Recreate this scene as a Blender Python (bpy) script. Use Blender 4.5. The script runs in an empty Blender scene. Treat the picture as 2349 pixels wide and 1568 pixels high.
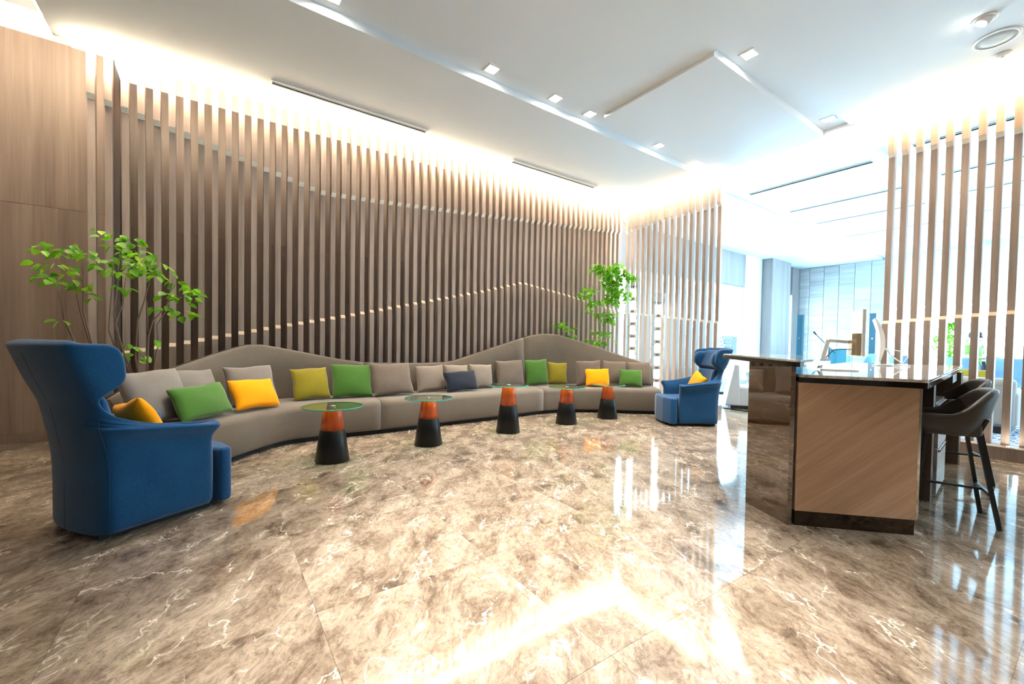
import bpy, math, random
from mathutils import Vector, Matrix
PI = math.pi
R = math.radians
scene = bpy.context.scene
COL = scene.collection

# ------------------------------------------------------------------ camera
# calibrated on the vanishing points of the room: X runs along the slatted
# wall, Y runs towards it, the camera stands at the origin 1.2 m up.
F_PX, CY, YAW, PITCH, ROLL = 968.23, 807.5, 0.61237, -0.022873, 0.01657
cam_d = bpy.data.cameras.new('camera')
cam = bpy.data.objects.new('camera', cam_d)
COL.objects.link(cam)
fw = Vector((math.sin(YAW)*math.cos(PITCH), math.cos(YAW)*math.cos(PITCH), math.sin(PITCH)))
rt = Vector((math.cos(YAW), -math.sin(YAW), 0))
up = rt.cross(fw)
rt2 = math.cos(ROLL)*rt + math.sin(ROLL)*up
up2 = -math.sin(ROLL)*rt + math.cos(ROLL)*up
m3 = Matrix((rt2, up2, -fw)).transposed()
cam.matrix_world = Matrix.Translation((0, 0, 1.2)) @ m3.to_4x4()
cam_d.sensor_fit = 'HORIZONTAL'
cam_d.sensor_width = 36.0
cam_d.lens = 36.0*F_PX/2349.0
cam_d.shift_y = (CY-784.0)/2349.0
cam_d.clip_start = 0.05
cam_d.clip_end = 300
scene.camera = cam

# ------------------------------------------------------------------ world, exposure
WORLD_STRENGTH = 10.5
world = bpy.data.worlds.new('world')
scene.world = world
world.use_nodes = True
wn = world.node_tree
bg = wn.nodes['Background']
bg.inputs[0].default_value = (0.53, 0.84, 1.0, 1)
bg.inputs[1].default_value = WORLD_STRENGTH
scene.view_settings.view_transform = 'Standard'
scene.view_settings.look = 'None'
scene.view_settings.exposure = 1.92
scene.view_settings.gamma = 1.0
scene.view_settings.use_curve_mapping = False
scene.cycles.max_bounces = 9
scene.cycles.diffuse_bounces = 5
scene.cycles.glossy_bounces = 4
scene.cycles.transmission_bounces = 6
scene.cycles.transparent_max_bounces = 8
scene.cycles.caustics_reflective = False
scene.cycles.caustics_refractive = False
scene.cycles.sample_clamp_indirect = 6.0
scene.cycles.use_denoising = True

def light(name, kind, loc, energy, color, rot=(0, 0, 0), size=None, size_y=None, spot=None, blend=.6, portal=False, spread=None):
    d = bpy.data.lights.new(name, kind)
    d.energy = energy
    d.color = color
    if kind == 'AREA':
        d.shape = 'RECTANGLE'
        d.size = size
        d.size_y = size_y
        if spread: d.spread = spread
        if portal: d.cycles.is_portal = True
    elif kind == 'SPOT':
        d.spot_size = spot
        d.spot_blend = blend
        d.shadow_soft_size = size or .05
    else:
        d.shadow_soft_size = size or .05
    o = bpy.data.objects.new(name, d)
    o.location = loc
    o.rotation_euler = rot
    COL.objects.link(o)
    return o

LED_CEIL, LED_SLOT = 27, 42
WARM = (1.0, .74, .46)
NEUT = (1.0, .93, .84)
# daylight openings: portals only guide the sky light through the windows
light('portal_side', 'AREA', (10.65, 7.02, 1.95), 1, (1, 1, 1), (R(-90), 0, 0), 6.4, 2.3, portal=True)
light('portal_far', 'AREA', (18.12, -0.2, 1.65), 1, (1, 1, 1), (0, R(90), 0), 1.9, 8.8, portal=True)

# ------------------------------------------------------------------ mesh helpers
class MB:
    def __init__(s):
        s.v = []; s.f = []; s.sm = []
    def add(s, vs, fs, smooth=False):
        b = len(s.v)
        s.v += [tuple(p) for p in vs]
        for q in fs:
            s.f.append(tuple(i+b for i in q)); s.sm.append(smooth)
        return s
    def box(s, x0, x1, y0, y1, z0, z1):
        return s.prism([(x0, y0), (x1, y0), (x1, y1), (x0, y1)], z0, z1)
    def prism(s, poly, z0, z1, axis='z', smooth=False):
        n = len(poly)
        area = sum(poly[i][0]*poly[(i+1) % n][1]-poly[(i+1) % n][0]*poly[i][1] for i in range(n))
        if area < 0: poly = poly[::-1]
        if axis == 'z':   P = lambda a, b, c: (a, b, c)
        elif axis == 'x': P = lambda a, b, c: (c, a, b)
        else:             P = lambda a, b, c: (b, c, a)
        vs = [P(a, b, z0) for a, b in poly]+[P(a, b, z1) for a, b in poly]
        fs = [tuple(range(n-1, -1, -1)), tuple(range(n, 2*n))]
        b = len(s.v)
        s.add(vs, fs)
        s.add([], [])
        for i in range(n):
            j = (i+1) % n
            s.f.append((b+i, b+j, b+n+j, b+n+i)); s.sm.append(smooth)
        return s
    def lathe(s, prof, n=24, c=(0, 0, 0), smooth=True, cap=True):
        vs = []
        for r, z in prof:
            for i in range(n):
                a = 2*PI*i/n
                vs.append((c[0]+r*math.cos(a), c[1]+r*math.sin(a), c[2]+z))
        fs = []
        for k in range(len(prof)-1):
            for i in range(n):
                j = (i+1) % n
                fs.append((k*n+i, k*n+j, (k+1)*n+j, (k+1)*n+i))
        b = len(s.v)
        s.add(vs, fs, smooth)
        if cap:
            m = len(prof)-1
            s.f.append(tuple(b+i for i in range(n-1, -1, -1))); s.sm.append(False)
            s.f.append(tuple(b+m*n+i for i in range(n))); s.sm.append(False)
        return s
    def tube(s, pts, r, n=8, cap=True, smooth=True):
        pts = [Vector(p) for p in pts]
        rs = r if isinstance(r, (list, tuple)) else [r]*len(pts)
        vs = []
        prev = None
        for i, p in enumerate(pts):
            t = (pts[min(i+1, len(pts)-1)]-pts[max(i-1, 0)]).normalized()
            if prev is None:
                a = Vector((0, 0, 1)) if abs(t.z) < .9 else Vector((1, 0, 0))
                u = t.cross(a).normalized()
            else:
                u = (prev-t*prev.dot(t)).normalized()
            prev = u
            w = t.cross(u)
            for k in range(n):
                a = 2*PI*k/n
                vs.append(p+u*(rs[i]*math.cos(a))+w*(rs[i]*math.sin(a)))
        fs = []
        for i in range(len(pts)-1):
            for k in range(n):
                j = (k+1) % n
                fs.append((i*n+k, i*n+j, (i+1)*n+j, (i+1)*n+k))
        b = len(s.v)
        s.add(vs, fs, smooth)
        if cap:
            s.f.append(tuple(b+i for i in range(n-1, -1, -1))); s.sm.append(False)
            e = b+(len(pts)-1)*n
            s.f.append(tuple(e+i for i in range(n))); s.sm.append(False)
        return s
    def loft(s, rings, closed=True, caps=True, smooth=True):
        n = len(rings[0])
        vs = [p for r in rings for p in r]
        fs = []
        for i in range(len(rings)-1):
            for k in range(n if closed else n-1):
                j = (k+1) % n
                fs.append((i*n+k, (i+1)*n+k, (i+1)*n+j, i*n+j))
        b = len(s.v)
        s.add(vs, fs, smooth)
        if caps and closed:
            s.f.append(tuple(b+i for i in range(n))); s.sm.append(False)
            e = b+(len(rings)-1)*n
            s.f.append(tuple(e+i for i in range(n-1, -1, -1))); s.sm.append(False)
        return s
    def bar(s, a, b, w, h=None):
        a = Vector(a); b = Vector(b); h = h or w
        t = (b-a).normalized()
        k = Vector((0, 0, 1)) if abs(t.z) < .95 else Vector((1, 0, 0))
        u = t.cross(k).normalized()*w/2
        v = u.cross(t).normalized()*h/2
        vs = [a-u-v, a+u-v, a+u+v, a-u+v, b-u-v, b+u-v, b+u+v, b-u+v]
        return s.add(vs, [(0, 1, 2, 3), (7, 6, 5, 4), (0, 4, 5, 1), (1, 5, 6, 2), (2, 6, 7, 3), (3, 7, 4, 0)])
    def mesh(s, name, mat):
        me = bpy.data.meshes.new(name)
        me.from_pydata(s.v, [], s.f)
        me.polygons.foreach_set('use_smooth', s.sm)
        me.materials.append(mat)
        me.update()
        return me

def obj(name, mb, mat, parent=None, bevel=0, seg=2, loc=None):
    me = mb.mesh(name, mat) if isinstance(mb, MB) else mb
    o = bpy.data.objects.new(name, me)
    COL.objects.link(o)
    if parent: o.parent = parent
    if loc: o.location = loc
    if bevel:
        b = o.modifiers.new('bevel', 'BEVEL')
        b.width = bevel; b.segments = seg; b.limit_method = 'ANGLE'; b.angle_limit = R(35)
        b.harden_normals = False
    return o
def fixn(o):
    import bmesh
    bm = bmesh.new(); bm.from_mesh(o.data)
    bmesh.ops.recalc_face_normals(bm, faces=bm.faces)
    bm.to_mesh(o.data); bm.free()
    return o
def smooth_all(o):
    for p in o.data.polygons: p.use_smooth = True
    return o
def tag(o, label, cat, group=None):
    o['label'] = label; o['category'] = cat
    if group: o['group'] = group
    return o
def thing(name, label, cat, loc=(0, 0, 0), rz=0, group=None):
    o = bpy.data.objects.new(name, None)
    o.empty_display_size = .1
    COL.objects.link(o)
    o.location = loc; o.rotation_euler = (0, 0, rz)
    return tag(o, label, cat, group)
def struct(name, mb, mat, parent=None, bevel=0):
    o = obj(name, mb, mat, parent, bevel)
    if not parent: o['kind'] = 'structure'
    return o
def copy_tree(o, parent=None):
    c = o.copy(); COL.objects.link(c)
    if parent: c.parent = parent
    for ch in o.children: copy_tree(ch, c)
    return c

# ------------------------------------------------------------------ materials
def newmat(name):
    m = bpy.data.materials.new(name); m.use_nodes = True
    nt = m.node_tree
    return m, nt, nt.nodes['Principled BSDF']
def N(nt, t, **kw):
    n = nt.nodes.new(t)
    for k, v in kw.items(): setattr(n, k, v)
    return n
def plain(name, col, rough=.5, metal=0, spec=None, coat=0, emit=None, es=0, trans=0):
    m, nt, b = newmat(name)
    b.inputs['Base Color'].default_value = (*col, 1)
    b.inputs['Roughness'].default_value = rough
    b.inputs['Metallic'].default_value = metal
    if spec is not None: b.inputs['Specular IOR Level'].default_value = spec
    if coat: b.inputs['Coat Weight'].default_value = coat; b.inputs['Coat Roughness'].default_value = .03
    if emit: b.inputs['Emission Color'].default_value = (*emit, 1); b.inputs['Emission Strength'].default_value = es
    if trans: b.inputs['Transmission Weight'].default_value = trans
    # a faint procedural mottling keeps every surface from being dead flat
    tc = N(nt, 'ShaderNodeTexCoord'); no = N(nt, 'ShaderNodeTexNoise')
    no.inputs['Scale'].default_value = 6; no.inputs['Detail'].default_value = 3
    mr = N(nt, 'ShaderNodeMapRange'); mr.inputs[3].default_value = max(0.01, rough*.9); mr.inputs[4].default_value = min(1, rough*1.1)
    nt.links.new(tc.outputs['Object'], no.inputs['Vector'])
    nt.links.new(no.outputs['Fac'], mr.inputs[0]); nt.links.new(mr.outputs[0], b.inputs['Roughness'])
    return m
def ramp(nt, stops):
    r = N(nt, 'ShaderNodeValToRGB')
    e = r.color_ramp.elements
    while len(e) > 1: e.remove(e[-1])
    e[0].position = stops[0][0]; e[0].color = (*stops[0][1], 1)
    for p, c in stops[1:]:
        x = e.new(p); x.color = (*c, 1)
    return r
def mapped(nt, scale, rot=(0, 0, 0), rnd=True):
    tc = N(nt, 'ShaderNodeTexCoord')
    mp = N(nt, 'ShaderNodeMapping')
    mp.inputs['Scale'].default_value = scale
    m0 = N(nt, 'ShaderNodeMapping'); m0.inputs['Rotation'].default_value = rot
    nt.links.new(tc.outputs['Object'], m0.inputs['Vector'])
    nt.links.new(m0.outputs[0], mp.inputs['Vector'])
    if rnd:
        oi = N(nt, 'ShaderNodeObjectInfo')
        mu = N(nt, 'ShaderNodeVectorMath', operation='SCALE'); mu.inputs[0].default_value = (37.1, 71.3, 13.7)
        nt.links.new(oi.outputs['Random'], mu.inputs['Scale'])
        nt.links.new(mu.outputs[0], mp.inputs['Location'])
    return mp
def wood(name, dark, mid, light_, scale=(38, 38, 1.3), rot=(0, 0, 0), rough=.5, vary=.12, bump=.02, rnd=True):
    m, nt, b = newmat(name)
    L = nt.links.new
    mp = mapped(nt, scale, rot, rnd)
    n1 = N(nt, 'ShaderNodeTexNoise'); n1.inputs['Scale'].default_value = 1.0; n1.inputs['Detail'].default_value = 6; n1.inputs['Roughness'].default_value = .65
    L(mp.outputs[0], n1.inputs['Vector'])
    mp2 = mapped(nt, tuple(v*.16 for v in scale), rot, rnd)
    n2 = N(nt, 'ShaderNodeTexNoise'); n2.inputs['Scale'].default_value = 1.0; n2.inputs['Detail'].default_value = 3; n2.inputs['Distortion'].default_value = .6
    L(mp2.outputs[0], n2.inputs['Vector'])
    mx = N(nt, 'ShaderNodeMath', operation='MULTIPLY_ADD'); mx.inputs[1].default_value = .55
    L(n2.outputs['Fac'], mx.inputs[0])
    m2 = N(nt, 'ShaderNodeMath', operation='MULTIPLY'); m2.inputs[1].default_value = .45
    L(n1.outputs['Fac'], m2.inputs[0]); L(m2.outputs[0], mx.inputs[2])
    cr = ramp(nt, [(.36, dark), (.5, mid), (.64, light_)])
    L(mx.outputs[0], cr.inputs[0])
    hs = N(nt, 'ShaderNodeHueSaturation')
    oi = N(nt, 'ShaderNodeObjectInfo'); mr = N(nt, 'ShaderNodeMapRange'); mr.inputs[3].default_value = 1-vary; mr.inputs[4].default_value = 1+vary
    L(oi.outputs['Random'], mr.inputs[0]); L(mr.outputs[0], hs.inputs['Value']); L(cr.outputs[0], hs.inputs['Color'])
    L(hs.outputs[0], b.inputs['Base Color'])
    b.inputs['Roughness'].default_value = rough
    bp = N(nt, 'ShaderNodeBump'); bp.inputs['Strength'].default_value = bump*5; bp.inputs['Distance'].default_value = .002
    L(n1.outputs['Fac'], bp.inputs['Height']); L(bp.outputs[0], b.inputs['Normal'])
    return m
def fabric(name, col, col2, scale=260, rough=.95, sheen=.3, bump=.35, ribs=None):
    m, nt, b = newmat(name)
    L = nt.links.new
    tc = N(nt, 'ShaderNodeTexCoord')
    n1 = N(nt, 'ShaderNodeTexNoise'); n1.inputs['Scale'].default_value = scale; n1.inputs['Detail'].default_value = 2
    L(tc.outputs['Object'], n1.inputs['Vector'])
    n2 = N(nt, 'ShaderNodeTexNoise'); n2.inputs['Scale'].default_value = 5; n2.inputs['Detail'].default_value = 4
    L(tc.outputs['Object'], n2.inputs['Vector'])
    ad = N(nt, 'ShaderNodeMath', operation='MULTIPLY_ADD'); ad.inputs[1].default_value = .75
    sc = N(nt, 'ShaderNodeMath', operation='MULTIPLY'); sc.inputs[1].default_value = .25
    L(n1.outputs['Fac'], ad.inputs[0]); L(n2.outputs['Fac'], sc.inputs[0]); L(sc.outputs[0], ad.inputs[2])
    cr = ramp(nt, [(.38, col), (.62, col2)])
    L(ad.outputs[0], cr.inputs[0]); L(cr.outputs[0], b.inputs['Base Color'])
    b.inputs['Roughness'].default_value = rough
    b.inputs['Specular IOR Level'].default_value = .2
    b.inputs['Sheen Weight'].default_value = sheen
    b.inputs['Sheen Roughness'].default_value = .5
    bp = N(nt, 'ShaderNodeBump'); bp.inputs['Strength'].default_value = bump; bp.inputs['Distance'].default_value = .0015
    if ribs:
        wv = N(nt, 'ShaderNodeTexWave', wave_type='BANDS', bands_direction='X'); wv.inputs['Scale'].default_value = ribs; wv.inputs['Distortion'].default_value = 1.0
        L(tc.outputs['Object'], wv.inputs['Vector']); L(wv.outputs['Fac'], bp.inputs['Height'])
        mx = N(nt, 'ShaderNodeMix', data_type='RGBA', blend_type='MULTIPLY'); mx.inputs[0].default_value = .3
        L(cr.outputs[0], mx.inputs[6]); L(wv.outputs['Color'], mx.inputs[7]); L(mx.outputs[2], b.inputs['Base Color'])
    else:
        L(n1.outputs['Fac'], bp.inputs['Height'])
    L(bp.outputs[0], b.inputs['Normal'])
    return m
def marble(name, dark, mid, lite, vein, stretch=(1, 1, 1), rot=(0, 0, .45), rough=.06, vein_amt=1.0, scale=1.0, spec=.5, warp=.55):
    m, nt, b = newmat(name)
    L = nt.links.new
    mp = mapped(nt, tuple(s*scale for s in stretch), rot)
    w = N(nt, 'ShaderNodeTexNoise'); w.inputs['Scale'].default_value = 1.6; w.inputs['Detail'].default_value = 4
    L(mp.outputs[0], w.inputs['Vector'])
    ws = N(nt, 'ShaderNodeVectorMath', operation='SCALE'); ws.inputs['Scale'].default_value = warp
    L(w.outputs['Color'], ws.inputs[0])
    wa = N(nt, 'ShaderNodeVectorMath', operation='ADD'); L(mp.outputs[0], wa.inputs[0]); L(ws.outputs[0], wa.inputs[1])
    a = N(nt, 'ShaderNodeTexNoise'); a.inputs['Scale'].default_value = 2.3; a.inputs['Detail'].default_value = 12; a.inputs['Roughness'].default_value = .74; a.inputs['Distortion'].default_value = .15
    L(wa.outputs[0], a.inputs['Vector'])
    cr = ramp(nt, [(.33, dark), (.41, tuple(.45*dark[i]+.55*mid[i] for i in range(3))), (.425, mid), (.49, tuple(.8*mid[i]+.2*lite[i] for i in range(3))), (.515, tuple(.55*mid[i]+.45*lite[i] for i in range(3))), (.575, tuple(.5*mid[i]+.5*lite[i] for i in range(3))), (.59, tuple(.2*mid[i]+.8*lite[i] for i in range(3))), (.68, lite)])
    L(a.outputs['Fac'], cr.inputs[0])
    # fine speckle
    sp = N(nt, 'ShaderNodeTexNoise'); sp.inputs['Scale'].default_value = 17; sp.inputs['Detail'].default_value = 10; sp.inputs['Roughness'].default_value = .8; sp.inputs['Distortion'].default_value = .1
    L(wa.outputs[0], sp.inputs['Vector'])
    spr = ramp(nt, [(.40, (.50, .47, .44)), (.50, (.92, .91, .90)), (.62, (1.12, 1.12, 1.12))])
    L(sp.outputs['Fac'], spr.inputs[0])
    mm = N(nt, 'ShaderNodeMix', data_type='RGBA', blend_type='MULTIPLY'); mm.inputs[0].default_value = .75
    L(cr.outputs[0], mm.inputs[6]); L(spr.outputs[0], mm.inputs[7])
    ck = N(nt, 'ShaderNodeTexNoise'); ck.inputs['Scale'].default_value = 5.5; ck.inputs['Detail'].default_value = 5; ck.inputs['Roughness'].default_value = .55; ck.inputs['Distortion'].default_value = .8
    L(wa.outputs[0], ck.inputs['Vector'])
    ckd = N(nt, 'ShaderNodeMath', operation='SUBTRACT'); ckd.inputs[1].default_value = .5; L(ck.outputs['Fac'], ckd.inputs[0])
    cka = N(nt, 'ShaderNodeMath', operation='ABSOLUTE'); L(ckd.outputs[0], cka.inputs[0])
    ckr = ramp(nt, [(.0, (.52, .46, .40)), (.006, (.75, .71, .67)), (.014, (1, 1, 1))]); L(cka.outputs[0], ckr.inputs[0])
    m3_ = N(nt, 'ShaderNodeMix', data_type='RGBA', blend_type='MULTIPLY'); m3_.inputs[0].default_value = .3
    L(mm.outputs[2], m3_.inputs[6]); L(ckr.outputs[0], m3_.inputs[7])
    mm = m3_
    # broken white veins: voronoi edges cut up by noise
    vo = N(nt, 'ShaderNodeTexVoronoi', feature='DISTANCE_TO_EDGE'); vo.inputs['Scale'].default_value = 2.0
    w2 = N(nt, 'ShaderNodeTexNoise'); w2.inputs['Scale'].default_value = 5; w2.inputs['Detail'].default_value = 6
    L(mp.outputs[0], w2.inputs['Vector'])
    w2s = N(nt, 'ShaderNodeVectorMath', operation='SCALE'); w2s.inputs['Scale'].default_value = .55
    L(w2.outputs['Color'], w2s.inputs[0])
    w2a = N(nt, 'ShaderNodeVectorMath', operation='ADD'); L(wa.outputs[0], w2a.inputs[0]); L(w2s.outputs[0], w2a.inputs[1])
    L(w2a.outputs[0], vo.inputs['Vector'])
    vr = ramp(nt, [(.0, (1, 1, 1)), (.012, (.55, .55, .55)), (.03, (0, 0, 0))])
    L(vo.outputs['Distance'], vr.inputs[0])
    vm = N(nt, 'ShaderNodeTexNoise'); vm.inputs['Scale'].default_value = 1.9; vm.inputs['Detail'].default_value = 3
    L(mp.outputs[0], vm.inputs['Vector'])
    vmr = ramp(nt, [(.5, (0, 0, 0)), (.6, (1, 1, 1))])
    L(vm.outputs['Fac'], vmr.inputs[0])
    vx = N(nt, 'ShaderNodeMath', operation='MULTIPLY'); L(vr.outputs[0], vx.inputs[0]); L(vmr.outputs[0], vx.inputs[1])
    # white blotches
    bl = N(nt, 'ShaderNodeTexNoise'); bl.inputs['Scale'].default_value = 4.6; bl.inputs['Detail'].default_value = 9; bl.inputs['Roughness'].default_value = .66; bl.inputs['Distortion'].default_value = .5
    L(wa.outputs[0], bl.inputs['Vector'])
    blr = ramp(nt, [(.64, (0, 0, 0)), (.66, (.8, .8, .8)), (.70, (1, 1, 1))])
    L(bl.outputs['Fac'], blr.inputs[0])
    vt = N(nt, 'ShaderNodeMath', operation='MAXIMUM'); L(vx.outputs[0], vt.inputs[0]); L(blr.outputs[0], vt.inputs[1])
    vs = N(nt, 'ShaderNodeMath', operation='MULTIPLY'); vs.inputs[1].default_value = vein_amt; vs.use_clamp = True
    L(vt.outputs[0], vs.inputs[0])
    fx = N(nt, 'ShaderNodeMix', data_type='RGBA'); L(vs.outputs[0], fx.inputs[0]); L(mm.outputs[2], fx.inputs[6]); fx.inputs[7].default_value = (*vein, 1)
    L(fx.outputs[2], b.inputs['Base Color'])
    b.inputs['Roughness'].default_value = rough
    b.inputs['Specular IOR Level'].default_value = min(spec, 1)
    if spec > 1: b.inputs['IOR'].default_value = 1.5*spec; b.inputs['Specular IOR Level'].default_value = .5
    return m
def glass(name, col, alpha_mix=.12, rough=.0):
    # thin clear pane: mostly transparent with Fresnel reflection
    m, nt, b = newmat(name)
    L = nt.links.new
    out = nt.nodes['Material Output']
    nt.nodes.remove(b)
    tr = N(nt, 'ShaderNodeBsdfTransparent'); tr.inputs[0].default_value = (*col, 1)
    gl = N(nt, 'ShaderNodeBsdfGlossy'); gl.inputs['Roughness'].default_value = rough
    lw = N(nt, 'ShaderNodeLayerWeight'); lw.inputs['Blend'].default_value = .5
    pw = N(nt, 'ShaderNodeMath', operation='POWER'); pw.inputs[1].default_value = 5.0; L(lw.outputs['Facing'], pw.inputs[0])
    fr = N(nt, 'ShaderNodeMath', operation='MULTIPLY_ADD'); fr.inputs[1].default_value = .9; fr.inputs[2].default_value = .035; L(pw.outputs[0], fr.inputs[0])
    mx = N(nt, 'ShaderNodeMixShader')
    ad = N(nt, 'ShaderNodeMath', operation='ADD'); ad.inputs[1].default_value = alpha_mix; ad.use_clamp = True
    no = N(nt, 'ShaderNodeTexNoise'); no.inputs['Scale'].default_value = 3
    sc = N(nt, 'ShaderNodeMath', operation='MULTIPLY_ADD'); sc.inputs[1].default_value = .02
    L(no.outputs['Fac'], sc.inputs[0]); L(fr.outputs[0], sc.inputs[2]); L(sc.outputs[0], ad.inputs[0])
    L(ad.outputs[0], mx.inputs[0]); L(tr.outputs[0], mx.inputs[1]); L(gl.outputs[0], mx.inputs[2]); L(mx.outputs[0], out.inputs[0])
    return m
def leafmat(name, c1, c2):
    m, nt, b = newmat(name)
    L = nt.links.new
    oi = N(nt, 'ShaderNodeObjectInfo'); tc = N(nt, 'ShaderNodeTexCoord'); no = N(nt, 'ShaderNodeTexNoise'); no.inputs['Scale'].default_value = 9
    L(tc.outputs['Object'], no.inputs['Vector'])
    ad = N(nt, 'ShaderNodeMath', operation='MULTIPLY_ADD'); ad.inputs[1].default_value = .5; L(oi.outputs['Random'], ad.inputs[0])
    sc = N(nt, 'ShaderNodeMath', operation='MULTIPLY'); sc.inputs[1].default_value = .5; L(no.outputs['Fac'], sc.inputs[0]); L(sc.outputs[0], ad.inputs[2])
    cr = ramp(nt, [(.25, c1), (.75, c2)]); L(ad.outputs[0], cr.inputs[0])
    L(cr.outputs[0], b.inputs['Base Color']); b.inputs['Roughness'].default_value = .4
    tl = N(nt, 'ShaderNodeBsdfTranslucent'); L(cr.outputs[0], tl.inputs[0])
    mx = N(nt, 'ShaderNodeMixShader'); mx.inputs[0].default_value = .45
    out = nt.nodes['Material Output']
    L(b.outputs[0], mx.inputs[1]); L(tl.outputs[0], mx.inputs[2]); L(mx.outputs[0], out.inputs[0])
    return m

M = {}
M['slat'] = wood('slat_oak', (.25, .19, .16), (.33, .258, .22), (.40, .32, .275), (60, 60, 2.0), vary=.07)
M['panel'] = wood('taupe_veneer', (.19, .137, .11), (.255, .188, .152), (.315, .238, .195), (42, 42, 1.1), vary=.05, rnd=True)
M['backpanel'] = wood('shaded_taupe_veneer', (.085, .06, .047), (.12, .086, .068), (.155, .115, .092), (42, 42, 1.1), vary=.05)  # same veneer, darkened for the shade behind the slats
M['counter_wood'] = wood('diagonal_oak', (.40, .25, .15), (.47, .30, .185), (.55, .365, .23), (75, 75, 3.0), (0, R(-52), 0), rough=.45, vary=0, rnd=False)
M['dark_wood'] = wood('dark_walnut', (.10, .065, .045), (.14, .095, .068), (.19, .13, .095), (40, 40, 2), vary=.05)
M['farpanel'] = wood('grey_horizontal_veneer', (.34, .33, .325), (.44, .43, .425), (.54, .53, .52), (1.2, 1.2, 40), vary=.05)
M['white'] = plain('white_plaster', (.74, .80, .85), .85)
M['recess'] = plain('recess_plaster', (.78, .74, .66), .9)
M['offwhite'] = plain('off_white_plaster', (.74, .74, .73), .85)
M['floor'] = marble('brown_marble', (.098, .073, .052), (.20, .154, .113), (.42, .352, .278), (.72, .66, .57), stretch=(1.0, 1.7, 1), rot=(0, 0, -.95), rough=.06, scale=1.35, spec=1.25, vein_amt=.85)
M['dark_marble'] = marble('dark_marble', (.006, .004, .003), (.014, .009, .006), (.05, .03, .016), (.16, .11, .06), stretch=(1.6, 1.6, 3.2), rough=.08, vein_amt=.25, spec=.4)
M['ped_marble'] = marble('polished_brown_marble', (.03, .016, .008), (.085, .05, .025), (.17, .105, .055), (.4, .28, .17), stretch=(1.4, 1.4, 5.5), rough=.02, vein_amt=.35, spec=1.7)
M['top_marble'] = marble('pale_marble', (.34, .30, .26), (.62, .58, .53), (.80, .78, .75), (.9, .88, .85), stretch=(1, 1, 1), rough=.03, vein_amt=.5, spec=.9, scale=2.2)
M['dark_steel'] = plain('dark_polished_steel', (.10, .095, .09), .05, 1)
M['steel'] = plain('polished_steel', (.62, .60, .58), .06, 1)
M['sofa'] = fabric('taupe_upholstery', (.118, .099, .080), (.158, .134, .109), 300)
M['piping'] = plain('charcoal_piping', (.03, .028, .03), .8)
M['black'] = plain('black_base', (.006, .006, .007), .6)
M['blue'] = fabric('blue_wool', (.0018, .040, .125), (.0035, .075, .20), 240, sheen=.25, bump=.5)
M['blue_seam'] = plain('dark_blue_seam', (.004, .04, .11), .9)
M['c_grey'] = fabric('grey_rib', (.19, .17, .155), (.27, .245, .225), 320, ribs=75)
M['c_green'] = fabric('green_cotton', (.042, .13, .014), (.06, .17, .022), 380, sheen=.35, bump=.2)
M['c_yellow'] = fabric('yellow_cotton', (.78, .28, .0), (.90, .36, .002), 380, bump=.2, sheen=.1)
M['c_olive'] = fabric('olive_weave', (.19, .155, .008), (.30, .25, .016), 300, bump=.4)
M['c_taupe'] = fabric('taupe_weave', (.12, .095, .077), (.19, .153, .125), 320, bump=.4)
M['c_beige'] = fabric('beige_weave', (.22, .18, .15), (.29, .245, .205), 340, bump=.3)
M['c_navy'] = fabric('navy_weave', (.004, .008, .02), (.010, .018, .036), 320, bump=.3)
M['tblack'] = plain('satin_black_metal', (.003, .003, .0035), .36, spec=.3)
M['rosewood'] = wood('red_rosewood', (.11, .010, .002), (.42, .055, .005), (.58, .10, .010), (26, 26, 2.6), rough=.22, vary=.15)
M['tglass'] = glass('green_table_glass', (.80, .93, .84), .03)
M['tglass_rim'] = plain('green_glass_rim', (.02, .35, .26), .1)
M['chrome'] = plain('chrome', (.8, .8, .8), .1, 1)
M['leaf'] = leafmat('leaf_green', (.07, .27, .006), (.24, .55, .02))
M['leaf2'] = leafmat('leaf_bright', (.10, .36, .008), (.33, .62, .03))
M['bark'] = plain('bark', (.20, .135, .10), .9)
M['pot'] = plain('pot_grey', (.10, .09, .085), .7)
M['soil'] = plain('soil', (.03, .02, .015), 1)
M['leather'] = plain('taupe_leather', (.045, .033, .024), .4)
M['stool_leg'] = plain('black_steel_leg', (.008, .008, .009), .35)
M['vent'] = plain('vent_black', (.004, .004, .004), .95, spec=0.0)
M['ventframe'] = plain('vent_white', (.78, .79, .79), .6)
M['pane'] = glass('window_glass', (.96, .99, 1.0), .0)
M['frame'] = plain('window_frame_grey', (.62, .64, .66), .5)
M['led'] = plain('led_warm', (1, .9, .8), .5, emit=(1.0, .76, .46), es=1)
M['lampglow'] = plain('lamp_glow', (1, 1, 1), .5, emit=(1.0, .90, .74), es=3.2)
M['downglow'] = plain('downlight_glow', (1, 1, 1), .5, emit=(1.0, .90, .76), es=40)
M['lampglass'] = glass('lamp_cylinder_glass', (.93, .96, .97), .06)
M['lampmetal'] = plain('lamp_brushed_metal', (.12, .11, .10), .4, .6)
M['pc'] = plain('white_plastic', (.82, .82, .80), .3)
M['pcback'] = plain('champagne_metal', (.62, .48, .32), .25, .9)
M['rubber'] = plain('black_rubber', (.01, .01, .01), .6)
M['l_grey'] = fabric('pale_grey_fabric', (.42, .42, .43), (.52, .52, .53), 300)
M['m_grey'] = fabric('mid_grey_fabric', (.22, .21, .20), (.30, .285, .27), 300)
M['chair_blue'] = fabric('sky_blue_fabric', (.16, .30, .46), (.22, .38, .55), 300)
M['skin'] = plain('skin', (.62, .36, .25), .6)
M['shirt'] = plain('green_shirt', (.16, .62, .05), .8)
M['hair'] = plain('dark_hair', (.012, .016, .022), .6)
M['mask'] = plain('face_mask', (.55, .80, .85), .8)
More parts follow.
